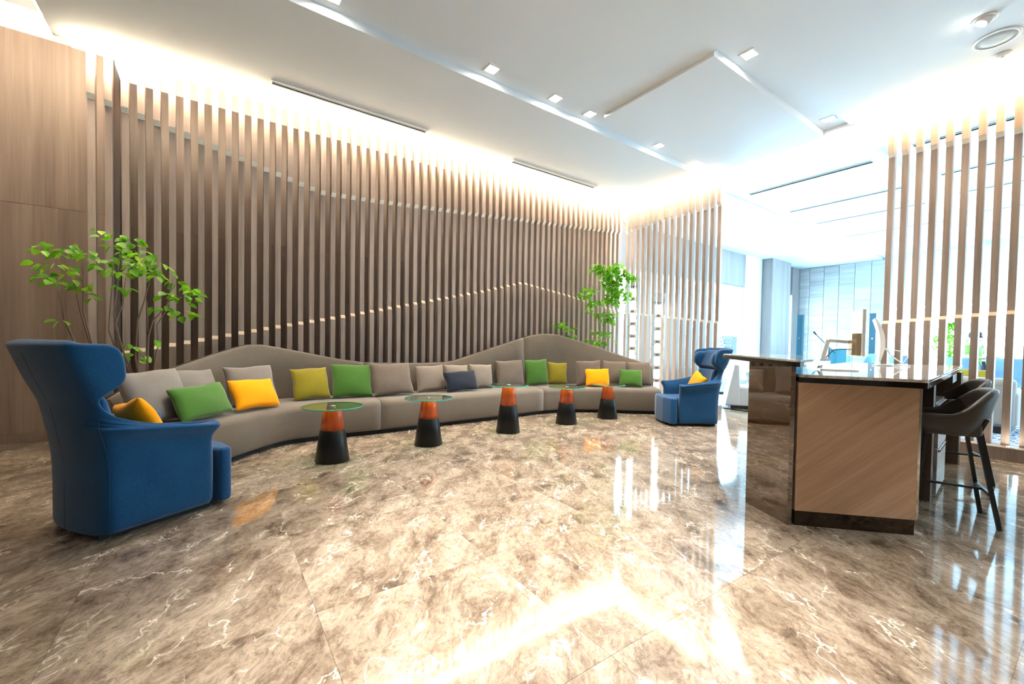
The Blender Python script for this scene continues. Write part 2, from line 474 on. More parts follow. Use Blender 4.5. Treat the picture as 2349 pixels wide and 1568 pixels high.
M['trouser'] = plain('dark_trousers', (.02, .022, .03), .9)
M['cyan'] = plain('teal_case', (.003, .14, .20), .5)
M['facade_a'] = plain('facade_mauve', (.075, .045, .07), .8)
M['facade_b'] = plain('facade_blue', (.012, .025, .06), .8)
M['facade_c'] = plain('facade_white', (.16, .16, .18), .8)

def carpet_mat():
    m, nt, b = newmat('wave_carpet')
    L = nt.links.new
    tc = N(nt, 'ShaderNodeTexCoord')
    no = N(nt, 'ShaderNodeTexNoise'); no.inputs['Scale'].default_value = 3; no.inputs['Detail'].default_value = 4
    L(tc.outputs['Object'], no.inputs['Vector'])
    sc = N(nt, 'ShaderNodeVectorMath', operation='SCALE'); sc.inputs['Scale'].default_value = .35; L(no.outputs['Color'], sc.inputs[0])
    ad = N(nt, 'ShaderNodeVectorMath', operation='ADD'); L(tc.outputs['Object'], ad.inputs[0]); L(sc.outputs[0], ad.inputs[1])
    wv = N(nt, 'ShaderNodeTexWave', bands_direction='DIAGONAL'); wv.inputs['Scale'].default_value = 6; wv.inputs['Distortion'].default_value = 5; wv.inputs['Detail'].default_value = 2
    L(ad.outputs[0], wv.inputs['Vector'])
    cr = ramp(nt, [(.45, (.01, .05, .16)), (.6, (.02, .10, .30)), (.72, (.62, .66, .70))])
    L(wv.outputs['Fac'], cr.inputs[0]); L(cr.outputs[0], b.inputs['Base Color']); b.inputs['Roughness'].default_value = .95
    return m
M['carpet'] = carpet_mat()
M['orange'] = plain('orange_border', (.75, .17, .03), .95)

# ------------------------------------------------------------------ floor
HF = 4.20
floor = struct('floor', MB().box(-3.8, 7.98, -4.2, 7.35, -.10, -.006), M['floor'])
TX, TY = .885, .90
tile_mb = MB().box(0, TX-.0012, 0, TY-.0012, -.02, 0)
tile_me = tile_mb.mesh('tile', M['floor'])
for i in range(-3, 10):
    for j in range(-4, 7):
        x = -.52+TX*i; y = 1.08+TY*j
        if x > 7.95 or y > 6.9: continue
        if x < -2.2 and y < 2.5: continue
        if (x+TX)*.575+(y+TY)*.818 < .25: continue
        o = obj('tile', tile_me, None, floor, loc=(x, y, 0))
lounge_floor = struct('floor_lounge', MB().box(7.98, 18.0, -5, 7.0, -.10, -.006), M['offwhite'])
cp = obj('carpet', MB().box(8.02, 17.9, -4.8, 6.5, -.006, -.001), M['carpet'])
tag(cp, 'dark blue carpet with white wave lines covering the lounge floor', 'carpet')
obj('border', MB().box(7.985, 8.10, 1.9, 6.5, -.003, .0), M['orange'], cp)['label'] = 'orange border strip'

# ------------------------------------------------------------------ walls
def panel_wall(name, axis, c, a0, a1, z0, z1, cols, rows, mat, thick=.04, back=.12, front=-1):
    """wall slab with separate veneer panels; axis 'y' = wall at y=c running along x"""
    m = MB()
    if axis == 'y': m.box(a0, a1, c+thick*.5, c+back, z0, z1)
    else: m.box(c+thick*.5, c+back, a0, a1, z0, z1)
    w = struct(name, m, mat)
    for i in range(len(cols)-1):
        for j in range(len(rows)-1):
            p0, p1 = cols[i]+.0015, cols[i+1]-.0015
            q0, q1 = rows[j]+.002, rows[j+1]-.002
            k = MB()
            if axis == 'y': k.box(p0, p1, c, c+thick*.5, q0, q1)
            else: k.box(c, c+thick*.5, p0, p1, q0, q1)
            obj('panel', k, mat, w)
    return w
panel_wall('wall_left', 'y', 6.9, -3.7, -1.0, 0, 4.48, [-3.7, -2.35, -1.0], [.10, 2.63, 4.48], M['panel'])
struct('baseboard_left', MB().box(-3.7, -1.0, 6.885, 6.93, 0, .10), M['panel'])
struct('wall_return', MB().box(-1.12, -1.0, 7.0, 7.48, 0, 4.48), M['panel'])
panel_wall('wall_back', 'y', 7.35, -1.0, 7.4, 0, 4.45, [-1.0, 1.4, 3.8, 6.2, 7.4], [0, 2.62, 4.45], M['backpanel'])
struct('wall_back_upper', MB().box(-3.7, 8.1, 7.37, 7.45, 4.45, 4.8), M['recess'])
struct('wall_left_upper', MB().box(-3.7, -1.0, 6.95, 7.05, 4.48, 4.8), M['white'])
struct('wall_rear', MB().box(-3.8, 7.2, -4.2, -4.1, 0, 4.8), M['dark_wood'])
struct('wall_west', MB().box(-3.8, -3.7, -4.2, 7.4, 0, 4.8), M['panel'])

# ------------------------------------------------------------------ ceiling
ceil = struct('ceiling', MB().box(-1.31, 7.09, 4.29, 6.16, HF, HF+.14), M['white'])
def cpanel(x0, x1, y0, y1, z): return obj('ceiling_panel', MB().box(x0, x1, y0, y1, z, z+.12), M['white'], ceil)
cpanel(-1.31, 7.09, 3.97, 4.29, HF+.09)
cpanel(4.22, 7.09, 2.46, 3.97, HF)
cpanel(-1.31, 4.22, -4.1, 3.97, HF+.04)
cpanel(4.22, 7.09, 2.15, 2.46, HF+.09)
cpanel(4.22, 7.09, -4.1, 2.15, HF+.04)
struct('ceiling_recess', MB().box(-3.8, 8.1, -4.2, 7.45, 4.78, 4.88), M['white'])
struct('trim_1', MB().box(-1.33, -1.31, -4.1, 6.18, HF, 4.78), M['white'])
struct('trim_2', MB().box(-1.33, 7.11, 6.16, 6.18, HF, 4.78), M['white'])
struct('trim_3', MB().box(7.09, 7.11, -4.1, 6.16, HF, 4.78), M['white'])
cl = struct('ceiling_lounge', MB().box(8.1, 18.1, 2.15, 4.45, HF, HF+.2), M['white'])
obj('ceiling_panel', MB().box(8.1, 18.1, -5, 2.15, HF+.07, HF+.2), M['white'], cl)
obj('ceiling_panel', MB().box(8.1, 18.1, 4.45, 7.0, HF-.06, HF+.2), M['white'], cl)
struct('trim_4', MB().box(8.08, 8.1, -5, 7.4, HF, 4.78), M['white'])

# ------------------------------------------------------------------ lounge walls and windows
def glazed_wall():
    # side wall of the lounge, y = 6.9, with the long window, a pier and a narrow window
    ws = struct('wall_side', MB().box(7.3, 18.1, 6.9, 7.05, 3.1, 4.3), M['panel_far'])
    for x0, x1 in ((7.42, 9.0), (9.0, 10.6), (10.6, 12.2), (12.2, 13.9)):
        obj('panel', MB().box(x0+.004, x1-.004, 6.88, 6.9, 3.12, 4.14), M['panel_far'], ws)
    obj('sill_wall', MB().box(7.3, 13.9, 6.9, 7.05, 0, .55), M['panel_far'], ws)
    obj('panel', MB().box(13.95, 15.05, 6.86, 6.9, 0, 4.14), M['offwhite'], ws)
    obj('pier', MB().box(15.1, 16.45, 6.55, 7.05, 0, 4.3), M['panel_far'], ws)
    obj('panel', MB().box(17.35, 18.0, 6.84, 7.05, 0, 4.3), M['panel_far'], ws)
    obj('panel', MB().box(13.9, 15.1, 6.9, 7.05, 0, 3.1), M['offwhite'], ws)
    w1 = struct('window_1', MB().box(7.42, 13.9, 6.93, 6.99, .55, .60), M['frame'])
    obj('window_head', MB().box(7.42, 13.9, 6.92, 7.0, 3.05, 3.1), M['frame'], w1)
    xs = [7.44, 9.05, 10.66, 12.27, 13.86]
    for x in xs: obj('mullion', MB().box(x-.025, x+.025, 6.92, 7.0, .6, 3.05), M['frame'], w1)
    for a, b in zip(xs, xs[1:]): obj('pane', MB().box(a+.025, b-.025, 6.955, 6.965, .6, 3.05), M['pane'], w1)
    w2 = struct('window_2', MB().box(16.45, 17.35, 6.92, 6.98, 3.1, 3.16), M['frame'])
    obj('pane', MB().box(16.47, 17.33, 6.945, 6.955, .1, 3.1), M['pane'], w2)
    # far wall x = 18
    wf = struct('wall_far', MB().box(18.0, 18.15, 4.25, 7.05, 0, 4.3), M['farpanel'])
    ys = [4.27, 4.72, 5.17, 5.62, 6.07, 6.52, 6.84]
    for a, b in zip(ys, ys[1:]): obj('panel', MB().box(17.97, 18.0, a+.006, b-.006, 0, 4.12), M['farpanel'], wf)
    obj('lintel', MB().box(17.95, 18.15, -5, 4.25, 2.56, 4.3), M['offwhite'], wf)
    obj('sill_wall', MB().box(18.0, 18.15, -5, 4.25, 0, .5), M['offwhite'], wf)
    w3 = struct('window_3', MB().box(18.02, 18.1, -5, 4.25, .5, .56), M['frame'])
    ys = [-4.95, -3.1, -1.25, .6, 2.45, 4.22]
    for y in ys: obj('mullion', MB().box(18.02, 18.1, y-.03, y+.03, .56, 2.56), M['frame'], w3)
    for a, b in zip(ys, ys[1:]): obj('pane', MB().box(18.055, 18.065, a+.03, b-.03, .56, 2.56), M['pane'], w3)
    struct('wall_lounge_right', MB().box(7.3, 18.1, -5.1, -5.0, 0, 4.3), M['offwhite'])
M['panel_far'] = wood('lounge_veneer', (.25, .215, .205), (.31, .27, .255), (.37, .325, .31), (30, 30, 1.0), vary=.05)
glazed_wall()

# ------------------------------------------------------------------ slat screens
PITCH_S, W_S = .1355, .061
def lerp_pts(pts, t):
    if t <= pts[0][0]: return pts[0][1]
    for (a, b), (c, d) in zip(pts, pts[1:]):
        if t <= c: return b+(d-b)*(t-a)/(c-a)
    return pts[-1][1]
def slat_poly(zu, zl, base, top, du=0.0, dm=.04, dl=.006, depth=.115):
    # front edge profile: upper part proud, middle recessed, lower part proud again; 45 degree steps
    return [(depth, base), (dl, base), (dl, zl-.042), (dm, zl), (dm, zu-.05), (du, zu), (du, top), (depth, top)]
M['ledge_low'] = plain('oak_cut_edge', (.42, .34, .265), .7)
M['ledge'] = plain('pale_bounce_edge', (.93, .90, .80), .6)  # upper notch: pale wood whitened to carry light bounced off the floor
def slat_screen(name, label, axis, c, starts, up_pts, lo_pts, base, top):
    root = thing(name, label, 'slat screen', (0, 0, 0))
    for s in starts:
        poly = slat_poly(lerp_pts(up_pts, s), lerp_pts(lo_pts, s), base, top)
        if axis == 'y':   # screen in the plane y = c, slats spaced along x
            m = MB().prism([(d, z) for d, z in poly], 0, W_S, axis='x'); loc = (s, c, 0)
        else:             # plane x = c, slats spaced along y, facing -x
            n = len(poly)
            m = MB(); vs = [(d, 0, z) for d, z in poly]+[(d, -W_S, z) for d, z in poly]
            fs = [tuple(range(n)), tuple(range(2*n-1, n-1, -1))]+[(i, n+i, n+(i+1) % n, (i+1) % n) for i in range(n)]
            m.add(vs, fs); loc = (c, s, 0)
        o = obj('slat', m, M['slat'], root, loc=loc)
        fixn(o)
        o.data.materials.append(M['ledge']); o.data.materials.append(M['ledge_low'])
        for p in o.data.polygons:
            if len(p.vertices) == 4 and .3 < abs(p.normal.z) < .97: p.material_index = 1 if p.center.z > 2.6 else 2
    return root
UP_A = [(-1.12, 3.77), (-.6, 3.655), (.2, 3.47), (1.0, 3.28), (1.2, 3.24), (2.0, 3.285), (4.0, 3.43), (5.7, 3.56), (7.2, 3.67)]
LO_A = [(-1.12, .98), (-.53, 1.11), (.51, 1.35), (1.44, 1.55), (3.72, 2.09), (4.62, 2.33), (5.74, 2.185), (6.9, 2.0), (7.3, 1.95)]
sA = slat_screen('slat_screen', 'long wall of tall oak slats with two notch lines behind the curved sofa', 'y', 6.30,
                 [-1.12+PITCH_S*i for i in range(63)], UP_A, LO_A, .06, 4.72)
obj('plinth', MB().box(-1.12, 7.3, 6.33, 6.42, 0, .06), M['dark_wood'], sA)
UP_L = [(4.0, 3.70), (5.5, 3.69), (6.2, 3.60)]
LO_L = [(4.0, 1.63), (6.1, 1.90), (6.3, 1.93)]
sL = slat_screen('slat_screen', 'short oak slat screen behind the glass floor lamps, left of the opening', 'x', 7.20,
                 [4.07+.1345*i for i in range(16)], UP_L, LO_L, .145, 4.72)
obj('screen_base', MB().box(7.04, 7.42, 4.0, 6.28, 0, .145), M['slat'], sL, .004)
UP_R = [(-1.5, 3.42), (.69, 3.64), (1.76, 3.75)]
LO_R = [(-1.5, 1.81), (.68, 1.65), (1.76, 1.57)]
sR = slat_screen('slat_screen', 'oak slat screen on the right behind the bar stools', 'x', 7.20,
                 [1.765-.1335*i for i in range(22)], UP_R, LO_R, .145, 4.72)
obj('screen_base', MB().box(7.04, 7.42, -1.3, 1.90, 0, .145), M['slat'], sR, .004)

# LED tubes wash the slats; those on shelves are added for ceiling glow
M['opal'] = plain('added_opal_shelf', (.9, .88, .84), .6, emit=(1.0, .84, .62), es=.55)  # glowing shelf is added, screens the ceiling tubes from below
def led(name, label, p0, p1, watts, rad=.014, shelf=None, col=(1.0, .82, .58)):
    m = plain('led_'+name, (1, .9, .8), .5, emit=col, es=watts)
    r = obj('led_strip', MB().tube([p0, p1], rad, 8), m)
    tag(r, label, 'light strip')
    if shelf: obj('added_glow_shelf', MB().box(*shelf), M['opal'], r)['label'] = 'added opal glowing shelf'
    return r
led('a', 'added warm light strip on an added glowing shelf along the ceiling edge of the long slat wall', (-1.15, 6.135, 4.155), (7.0, 6.135, 4.155), LED_CEIL, .02, (-1.2, 7.04, 6.0, 6.158, 4.118, 4.124))
led('b', 'added warm light strip on an added glowing shelf above the screen by the glass lamps', (7.055, 4.0, 4.155), (7.055, 6.0, 4.155), LED_CEIL*.6, .02, (6.93, 7.078, 3.95, 6.0, 4.118, 4.124), (1.0, .78, .5))
led('c', 'added warm light strip on an added glowing shelf above the right hand slat screen', (7.055, -1.2, 4.155), (7.055, 1.95, 4.155), LED_CEIL*.34, .02, (6.93, 7.078, -1.25, 2.0, 4.118, 4.124), (1.0, .74, .42))
led('d', 'light strip hidden in the slot above the long slat wall', (-1.15, 6.232, 4.29), (7.1, 6.232, 4.29), LED_SLOT, .03)
led('e', 'light strip hidden in the slot above the screen by the lamps', (7.14, 3.98, 4.29), (7.14, 6.1, 4.29), LED_SLOT*1.1, .03, None, (1.0, .76, .48))
led('f', 'light strip hidden in the slot above the right slat screen', (7.14, -1.2, 4.29), (7.14, 1.9, 4.29), LED_SLOT*1.7, .03, None, (1.0, .72, .40))
led('g', 'light strip hidden in the ceiling recess beyond the slat screens', (7.95, -3.5, 4.35), (7.95, 6.8, 4.35), 14, .03)
led('h', 'light strip hidden in the high recess above the left wall', (-1.45, 3.6, 4.5), (-1.45, 6.4, 4.5), 22, .03)

# ------------------------------------------------------------------ ceiling fittings
def vent(label, x0, x1, y0, y1, z, group):
    r = thing('ceiling_vent', label, 'vent', ((x0+x1)/2, (y0+y1)/2, z), 0, group)
    hx, hy = (x1-x0)/2, (y1-y0)/2
    m = MB()
    t = .016
    m.box(-hx-t, hx+t, -hy-t, -hy, -.012, .02).box(-hx-t, hx+t, hy, hy+t, -.012, .02)
    m.box(-hx-t, -hx, -hy, hy, -.012, .02).box(hx, hx+t, -hy, hy, -.012, .02)
    obj('frame', m, M['ventframe'], r)
    obj('backing', MB().box(-hx, hx, -hy, hy, -.0012, .018), M['vent'], r)
    if hx > hy: obj('slat', MB().box(-hx, hx, -.006, .006, -.006, .0), M['ventframe'], r)
    else: obj('slat', MB().box(-.006, .006, -hy, hy, -.006, .0), M['ventframe'], r)
    return r
vent('long black ceiling slot vent nearest the left end of the slat wall', .54, 2.46, 5.70, 5.77, HF, 'ceiling slot vents')
vent('shorter looking slot vent further along the slat wall near the corner', 4.02, 5.93, 5.76, 5.83, HF, 'ceiling slot vents')
for k, (x, w) in enumerate(((8.6, 'nearest the opening'), (10.4, 'second in from the opening'), (11.87, 'third in from the opening'), (13.83, 'fourth in from the opening'))):
    vent('slot vent across the lounge ceiling, '+w, x-.06, x+.06, 2.30, 4.20, HF, 'lounge ceiling vents')
    vent('slot vent seen through the right slat screen, '+w, x-.06, x+.06, -.2, 1.82, HF+.07, 'lounge ceiling vents')

def downlight(label, x, y, z, watts, tilt=0, spot=True, size=.12, cone=70):
    r = thing('ceiling_downlight', label, 'downlight', (x, y, z), 0, 'recessed ceiling downlights')
    h = size/2
    m = MB().box(-h-.02, h+.02, -h-.02, -h, -.008, .01).box(-h-.02, h+.02, h, h+.02, -.008, .01).box(-h-.02, -h, -h, h, -.008, .01).box(h, h+.02, -h, h, -.008, .01)
    obj('frame', m, M['ventframe'], r)
    obj('lens', MB().box(-h, h, -h, h, -.003, .008), M['downglow'], r)
    if spot:
        light('downlight_beam', 'SPOT', (x, y, z-.03), watts, NEUT, (tilt, 0, 0), size=.09, spot=R(cone), blend=.8)
    return r
DL = [(.87, 4.13, 'nearest the top left of the picture'), (2.56, 4.13, 'second from the left along the trough'), (3.51, 4.13, 'star bright, third along the trough'),
      (4.12, 4.13, 'just past the star bright one'), (5.62, 4.13, 'furthest along the trough, near the corner')]
for x, y, w in DL: downlight('square recessed downlight in the long ceiling trough, '+w, x, y, HF+.09, 130)
downlight('square recessed downlight at the near end of the short ceiling trough', 4.62, 2.30, HF+.09, 150)
downlight('square recessed downlight at the far end of the short ceiling trough', 6.78, 2.30, HF+.09, 110)
# unseen downlights added over the near half of the room to brighten it
for x, y, w, e, cn in ((1.0, 1.25, 'over the middle of the open floor', 430, 54), (1.75, 2.1, 'over the floor between counter and tables', 360, 50), (2.3, -1.5, 'in front of the counter end', 380, 75),
                       (.3, -.8, 'just behind the camera', 40, 80), (3.0, -2.4, 'behind the counter end', 30, 80), (-.6, -2.4, 'far behind the camera', 30, 80)):
    downlight('added unseen square recessed downlight '+w, x, y, HF+.04, e, cone=cn)

r = thing('ceiling_spotlight', 'round adjustable spotlight in the ceiling, top right corner', 'spotlight', (5.77, .76, HF+.04))
obj('rim', MB().lathe([(.085, 0), (.085, -.008), (.06, -.010), (.06, .01)], 28), M['ventframe'], r)
obj('lamp_head', MB().lathe([(.055, .02), (.058, -.02), (.05, -.045), (.035, -.048)], 24), M['ventframe'], r).rotation_euler = (R(25), R(15), 0)
obj('bulb', MB().lathe([(.034, -.049), (.034, -.052)], 20), M['downglow'], r).rotation_euler = (R(25), R(15), 0)
r = thing('ceiling_speaker', 'large round white ceiling speaker with grey grille at top right', 'speaker', (6.23, .74, HF+.04))
obj('rim', MB().lathe([(.165, 0), (.165, -.008), (.14, -.012), (.14, .01)], 36), M['ventframe'], r)
obj('grille', MB().lathe([(.141, .0), (.141, -.006), (.07, -.010), (.002, -.011)], 36), plain('speaker_grille', (.45, .50, .52), .6), r)
r = thing('smoke_detector', 'small round white smoke detector beyond the ceiling speaker', 'detector', (6.61, .74, HF+.04))
obj('base', MB().lathe([(.07, 0), (.07, -.012), (.05, -.022), (.02, -.026)], 28), M['ventframe'], r)
obj('sensor_dome', MB().lathe([(.022, -.024), (.018, -.034), (.003, -.037)], 20), M['pc'], r)

# ------------------------------------------------------------------ sofa in three sections
ST = [
    [(-0.200,4.450,-0.728,0.685,0.820,0.651),(-0.126,4.529,-0.729,0.684,0.820,0.704),(-0.052,4.608,-0.731,0.682,0.820,0.753),(0.023,4.687,-0.733,0.680,0.820,0.793),(0.096,4.766,-0.735,0.678,0.820,0.827),(0.170,4.846,-0.730,0.683,0.820,0.863),(0.254,4.939,-0.720,0.693,0.820,0.900),(0.327,5.019,-0.712,0.702,0.820,0.933),(0.403,5.097,-0.672,0.740,0.822,0.974),(0.481,5.171,-0.596,0.803,0.834,1.023),(0.562,5.243,-0.511,0.860,0.846,1.074),(0.650,5.299,-0.419,0.908,0.857,1.119),(0.747,5.333,-0.327,0.945,0.860,1.121),(0.853,5.346,-0.228,0.974,0.860,1.086),(0.961,5.355,-0.128,0.992,0.860,1.047),(1.069,5.363,-0.037,0.999,0.860,1.009),(1.195,5.366,-0.017,1.000,0.860,0.978),(1.303,5.365,-0.001,1.000,0.860,0.951),(1.412,5.361,0.006,1.000,0.860,0.930),(1.520,5.357,0.009,1.000,0.860,0.912),(1.628,5.354,0.001,1.000,0.860,0.897),(1.736,5.353,-0.011,1.000,0.860,0.882)],
    [(1.736,5.353,-0.011,1.000,0.860,0.882),(1.880,5.358,-0.026,1.000,0.854,0.875),(2.024,5.366,-0.042,0.999,0.847,0.871),(2.169,5.374,-0.055,0.998,0.841,0.867),(2.331,5.383,-0.053,0.999,0.834,0.865),(2.475,5.391,-0.049,0.999,0.827,0.862),(2.619,5.398,-0.044,0.999,0.821,0.861),(2.763,5.404,-0.040,0.999,0.815,0.862),(2.908,5.409,-0.036,0.999,0.808,0.864),(3.052,5.413,-0.032,0.999,0.802,0.866),(3.214,5.419,-0.035,0.999,0.795,0.893),(3.359,5.423,-0.042,0.999,0.789,0.934),(3.503,5.428,-0.049,0.999,0.783,0.975),(3.647,5.436,-0.056,0.998,0.775,1.015),(3.791,5.446,-0.064,0.998,0.766,1.055),(3.935,5.457,-0.071,0.997,0.757,1.095),(4.097,5.468,-0.073,0.997,0.747,1.142),(4.241,5.479,-0.038,0.999,0.738,1.190),(4.385,5.489,0.004,1.000,0.729,1.240),(4.528,5.491,0.048,0.999,0.720,1.290)],
    [(4.528,5.491,0.048,0.999,0.720,1.290),(4.636,5.481,0.097,0.995,0.733,1.329),(4.725,5.467,0.167,0.986,0.745,1.352),(4.831,5.449,0.251,0.968,0.758,1.375),(4.919,5.430,0.320,0.947,0.770,1.372),(5.019,5.396,0.373,0.928,0.781,1.368),(5.099,5.356,0.415,0.910,0.784,1.343),(5.190,5.298,0.469,0.883,0.788,1.301),(5.266,5.250,0.522,0.853,0.791,1.263),(5.357,5.191,0.574,0.819,0.794,1.215),(5.433,5.142,0.588,0.809,0.797,1.184),(5.520,5.078,0.603,0.798,0.799,1.145),(5.590,5.021,0.615,0.788,0.795,1.111),(5.672,4.951,0.628,0.778,0.791,1.070),(5.740,4.891,0.638,0.770,0.787,1.037),(5.822,4.821,0.648,0.762,0.783,0.999),(5.891,4.762,0.646,0.764,0.779,0.970),(5.974,4.693,0.643,0.766,0.771,0.935),(6.043,4.635,0.641,0.768,0.764,0.905),(6.127,4.566,0.638,0.770,0.755,0.867),(6.196,4.509,0.636,0.771,0.748,0.836),(6.280,4.440,0.636,0.771,0.740,0.798)],
]
SOFA = [('left hand sofa section curving forward, first hump of its taupe back', 'left'),
        ('low middle sofa section with the long straight taupe seat', 'middle'),
        ('right hand sofa section with the taller taupe hump, ending by the lamps', 'right')]
def sofa_section(sts, label):
    n = len(sts)
    cx, cy = sts[n//2][0], sts[n//2][1]
    root = thing('sofa_section', label, 'sofa', (cx, cy, 0), 0, 'sections of the curved sofa')
    seat, back, plin, pipe = [], [], [], []
    for i, (x, y, nx, ny, d, h) in enumerate(sts):
        if i == 0: s = .004
        elif i == n-1: s = -.004
        else: s = 0
        tx, ty = ny, -nx
        x += tx*s; y += ty*s
        P = lambda q, z: (x+nx*q-cx, y+ny*q-cy, z)
        ds = d-.15
        seat.append([P(.012, .058), P(0, .085), P(0, .36), P(.010, .395), P(.035, .420), P(.08, .434), P(.3, .442), P(ds, .445), P(ds, .058)])
        hh = max(h, .52)
        back.append([P(ds-.02, .40), P(ds-.01, .50), P(ds+.035, .5+(hh-.5)*.6), P(d-.085, hh-.03), P(d-.07, hh-.008), P(d-.05, hh), P(d-.02, hh-.004), P(d-.005, hh-.025), P(d, .07), P(ds+.01, .06)])
        plin.append([P(.07, 0), P(.07, .066), P(d-.05, .066), P(d-.05, 0)])
        pipe.append(P(d-.012, hh-.002))
    o = obj('seat', MB().loft(seat), M['sofa'], root); fixn(o)
    o = obj('backrest', MB().loft(back), M['sofa'], root); fixn(o)
    obj('plinth', MB().loft(plin, smooth=False), M['black'], root)
    p = obj('piping', MB().tube(pipe, .006, 6), M['piping'], root); p['label'] = 'dark piping along the top edge of the back'
    return root
for sts, (lab, _) in zip(ST, SOFA): sofa_section(sts, lab)

# ------------------------------------------------------------------ cushions
def cushion_mesh(w, h, t, mat, seed=0, n=18):
    rnd = random.Random(seed)
    ph = [rnd.uniform(0, 6.28) for _ in range(8)]
    def P(u, v, side):
        x = w/2*u*(1-.055*(1-v*v)); z = h/2*v*(1-.055*(1-u*u))
        e = max(0, (1-u*u)*(1-v*v))
        th = t/2*1.12*(e**.38)
        ed = 1-e
        wr = .004*math.sin(3*u+2*v+ph[0])*math.sin(3*v+ph[1])*e**.5 + .0035*math.sin(24*math.atan2(v, u)+ph[2])*(e**.5)*ed*ed*min(1, (u*u+v*v))
        z -= .015*h*(1-v)*.5
        return (x+.004*math.sin(5*v+ph[4]), side*(th+wr), z+.004*math.sin(5*u+ph[5]))
    m = MB()
    for side in (-1, 1):
        vs = [P(-1+2*i/n, -1+2*j/n, side) for j in range(n+1) for i in range(n+1)]
        fs = []
        for j in range(n):
            for i in range(n):
                a = j*(n+1)+i
                q = (a, a+1, a+n+2, a+n+1)
                fs.append(q if side < 0 else q[::-1])
        m.add(vs, fs, True)
    return m.mesh('cushion', mat)
def cushion(label, mat, x, y, yaw, w, h, lean, z0=.445, t=.15, seed=0, roll=0, group='cushions on the curved sofa'):
    me = cushion_mesh(w, h, t, mat, seed)
    o = bpy.data.objects.new('cushion', me); COL.objects.link(o)
    L_, Y_ = R(lean), R(yaw)
    # bottom edge stands on the seat, top leans away from the front
    rot = Matrix.Rotation(Y_, 4, 'Z') @ Matrix.Rotation(-L_, 4, 'X') @ Matrix.Rotation(R(roll), 4, 'Y')
    off = rot @ Vector((0, -.02, h/2*.97)) + Vector((0, 0, .008))
    o.matrix_world = Matrix.Translation(Vector((x, y, z0))+off) @ rot
    m = o.modifiers.new('weld', 'WELD'); m.merge_threshold = .0006
    s_ = o.modifiers.new('sub', 'SUBSURF'); s_.levels = 1; s_.render_levels = 1
    tag(o, label, 'cushion', group)
    return o
G, Gn, Ye, Ol, Ta, Be, Na = M['c_grey'], M['c_green'], M['c_yellow'], M['c_olive'], M['c_taupe'], M['c_beige'], M['c_navy']
CU = [
 ('large grey ribbed cushion at the far left end of the sofa', G, -.36, 4.78, 46.8, .57, .50, 24, .17),
 ('grey ribbed cushion behind the green oblong cushion', G, -.14, 5.20, 46, .54, .46, 20, .15),
 ('grey ribbed cushion behind the yellow oblong cushion, left', G, .36, 5.58, 27, .56, .46, 18, .15),
 ('green oblong cushion leaning on the grey ones at the left', Gn, -.06, 4.83, 47, .60, .335, 26, .14),
 ('yellow oblong cushion beside the green oblong one at the left', Ye, .375, 5.225, 40, .56, .345, 28, .14),
 ('square olive cushion left of the large green one', Ol, .99, 5.72, 4.6, .45, .42, 22, .13),
 ('large square green cushion near the first low table', Gn, 1.468, 5.70, -.4, .53, .46, 22, .14),
 ('large taupe cushion next to the square green one', Ta, 2.014, 5.67, 2.4, .59, .47, 22, .15),
 ('beige cushion right of the large taupe one', Be, 2.653, 5.88, 2.5, .48, .40, 12, .13),
 ('beige cushion partly hidden behind the navy one', Be, 3.10, 5.94, 1.8, .46, .40, 10, .13),
 ('navy blue oblong cushion in the middle of the sofa', Na, 3.097, 5.70, 1.8, .59, .32, 22, .13),
 ('beige cushion right of the navy one', Be, 3.55, 5.92, 3, .46, .40, 10, .13),
 ('taupe cushion left of the upright green one', Ta, 4.15, 5.93, 2.5, .60, .46, 10, .15),
 ('upright square green cushion under the tall hump', Gn, 4.70, 5.89, -6.4, .49, .47, 10, .13),
 ('mustard yellow square cushion under the tall hump', Ol, 5.15, 5.88, -21, .40, .41, 10, .13),
 ('taupe cushion behind the right yellow oblong one', Ta, 5.525, 5.44, -35, .46, .46, 6, .10),
 ('taupe cushion between the right yellow and green ones', Ta, 6.00, 5.27, -39, .45, .46, 14, .14),
 ('taupe cushion at the far right end of the sofa', Ta, 6.34, 4.95, -39.8, .44, .45, 14, .14),
 ('yellow oblong cushion at the right end of the sofa', Ye, 5.565, 5.245, -36.7, .45, .33, 24, .12),
 ('green oblong cushion at the right end of the sofa', Gn, 6.06, 4.93, -40, .43, .325, 24, .12),
]
for k, (lab, mat, x, y, yaw, w, h, lean, t) in enumerate(CU):
    cushion(lab, mat, x, y, yaw, w, h, lean, t=t, seed=k+3, roll=(-2.5, 2, -1.5, -2, 2.5)[k % 5])

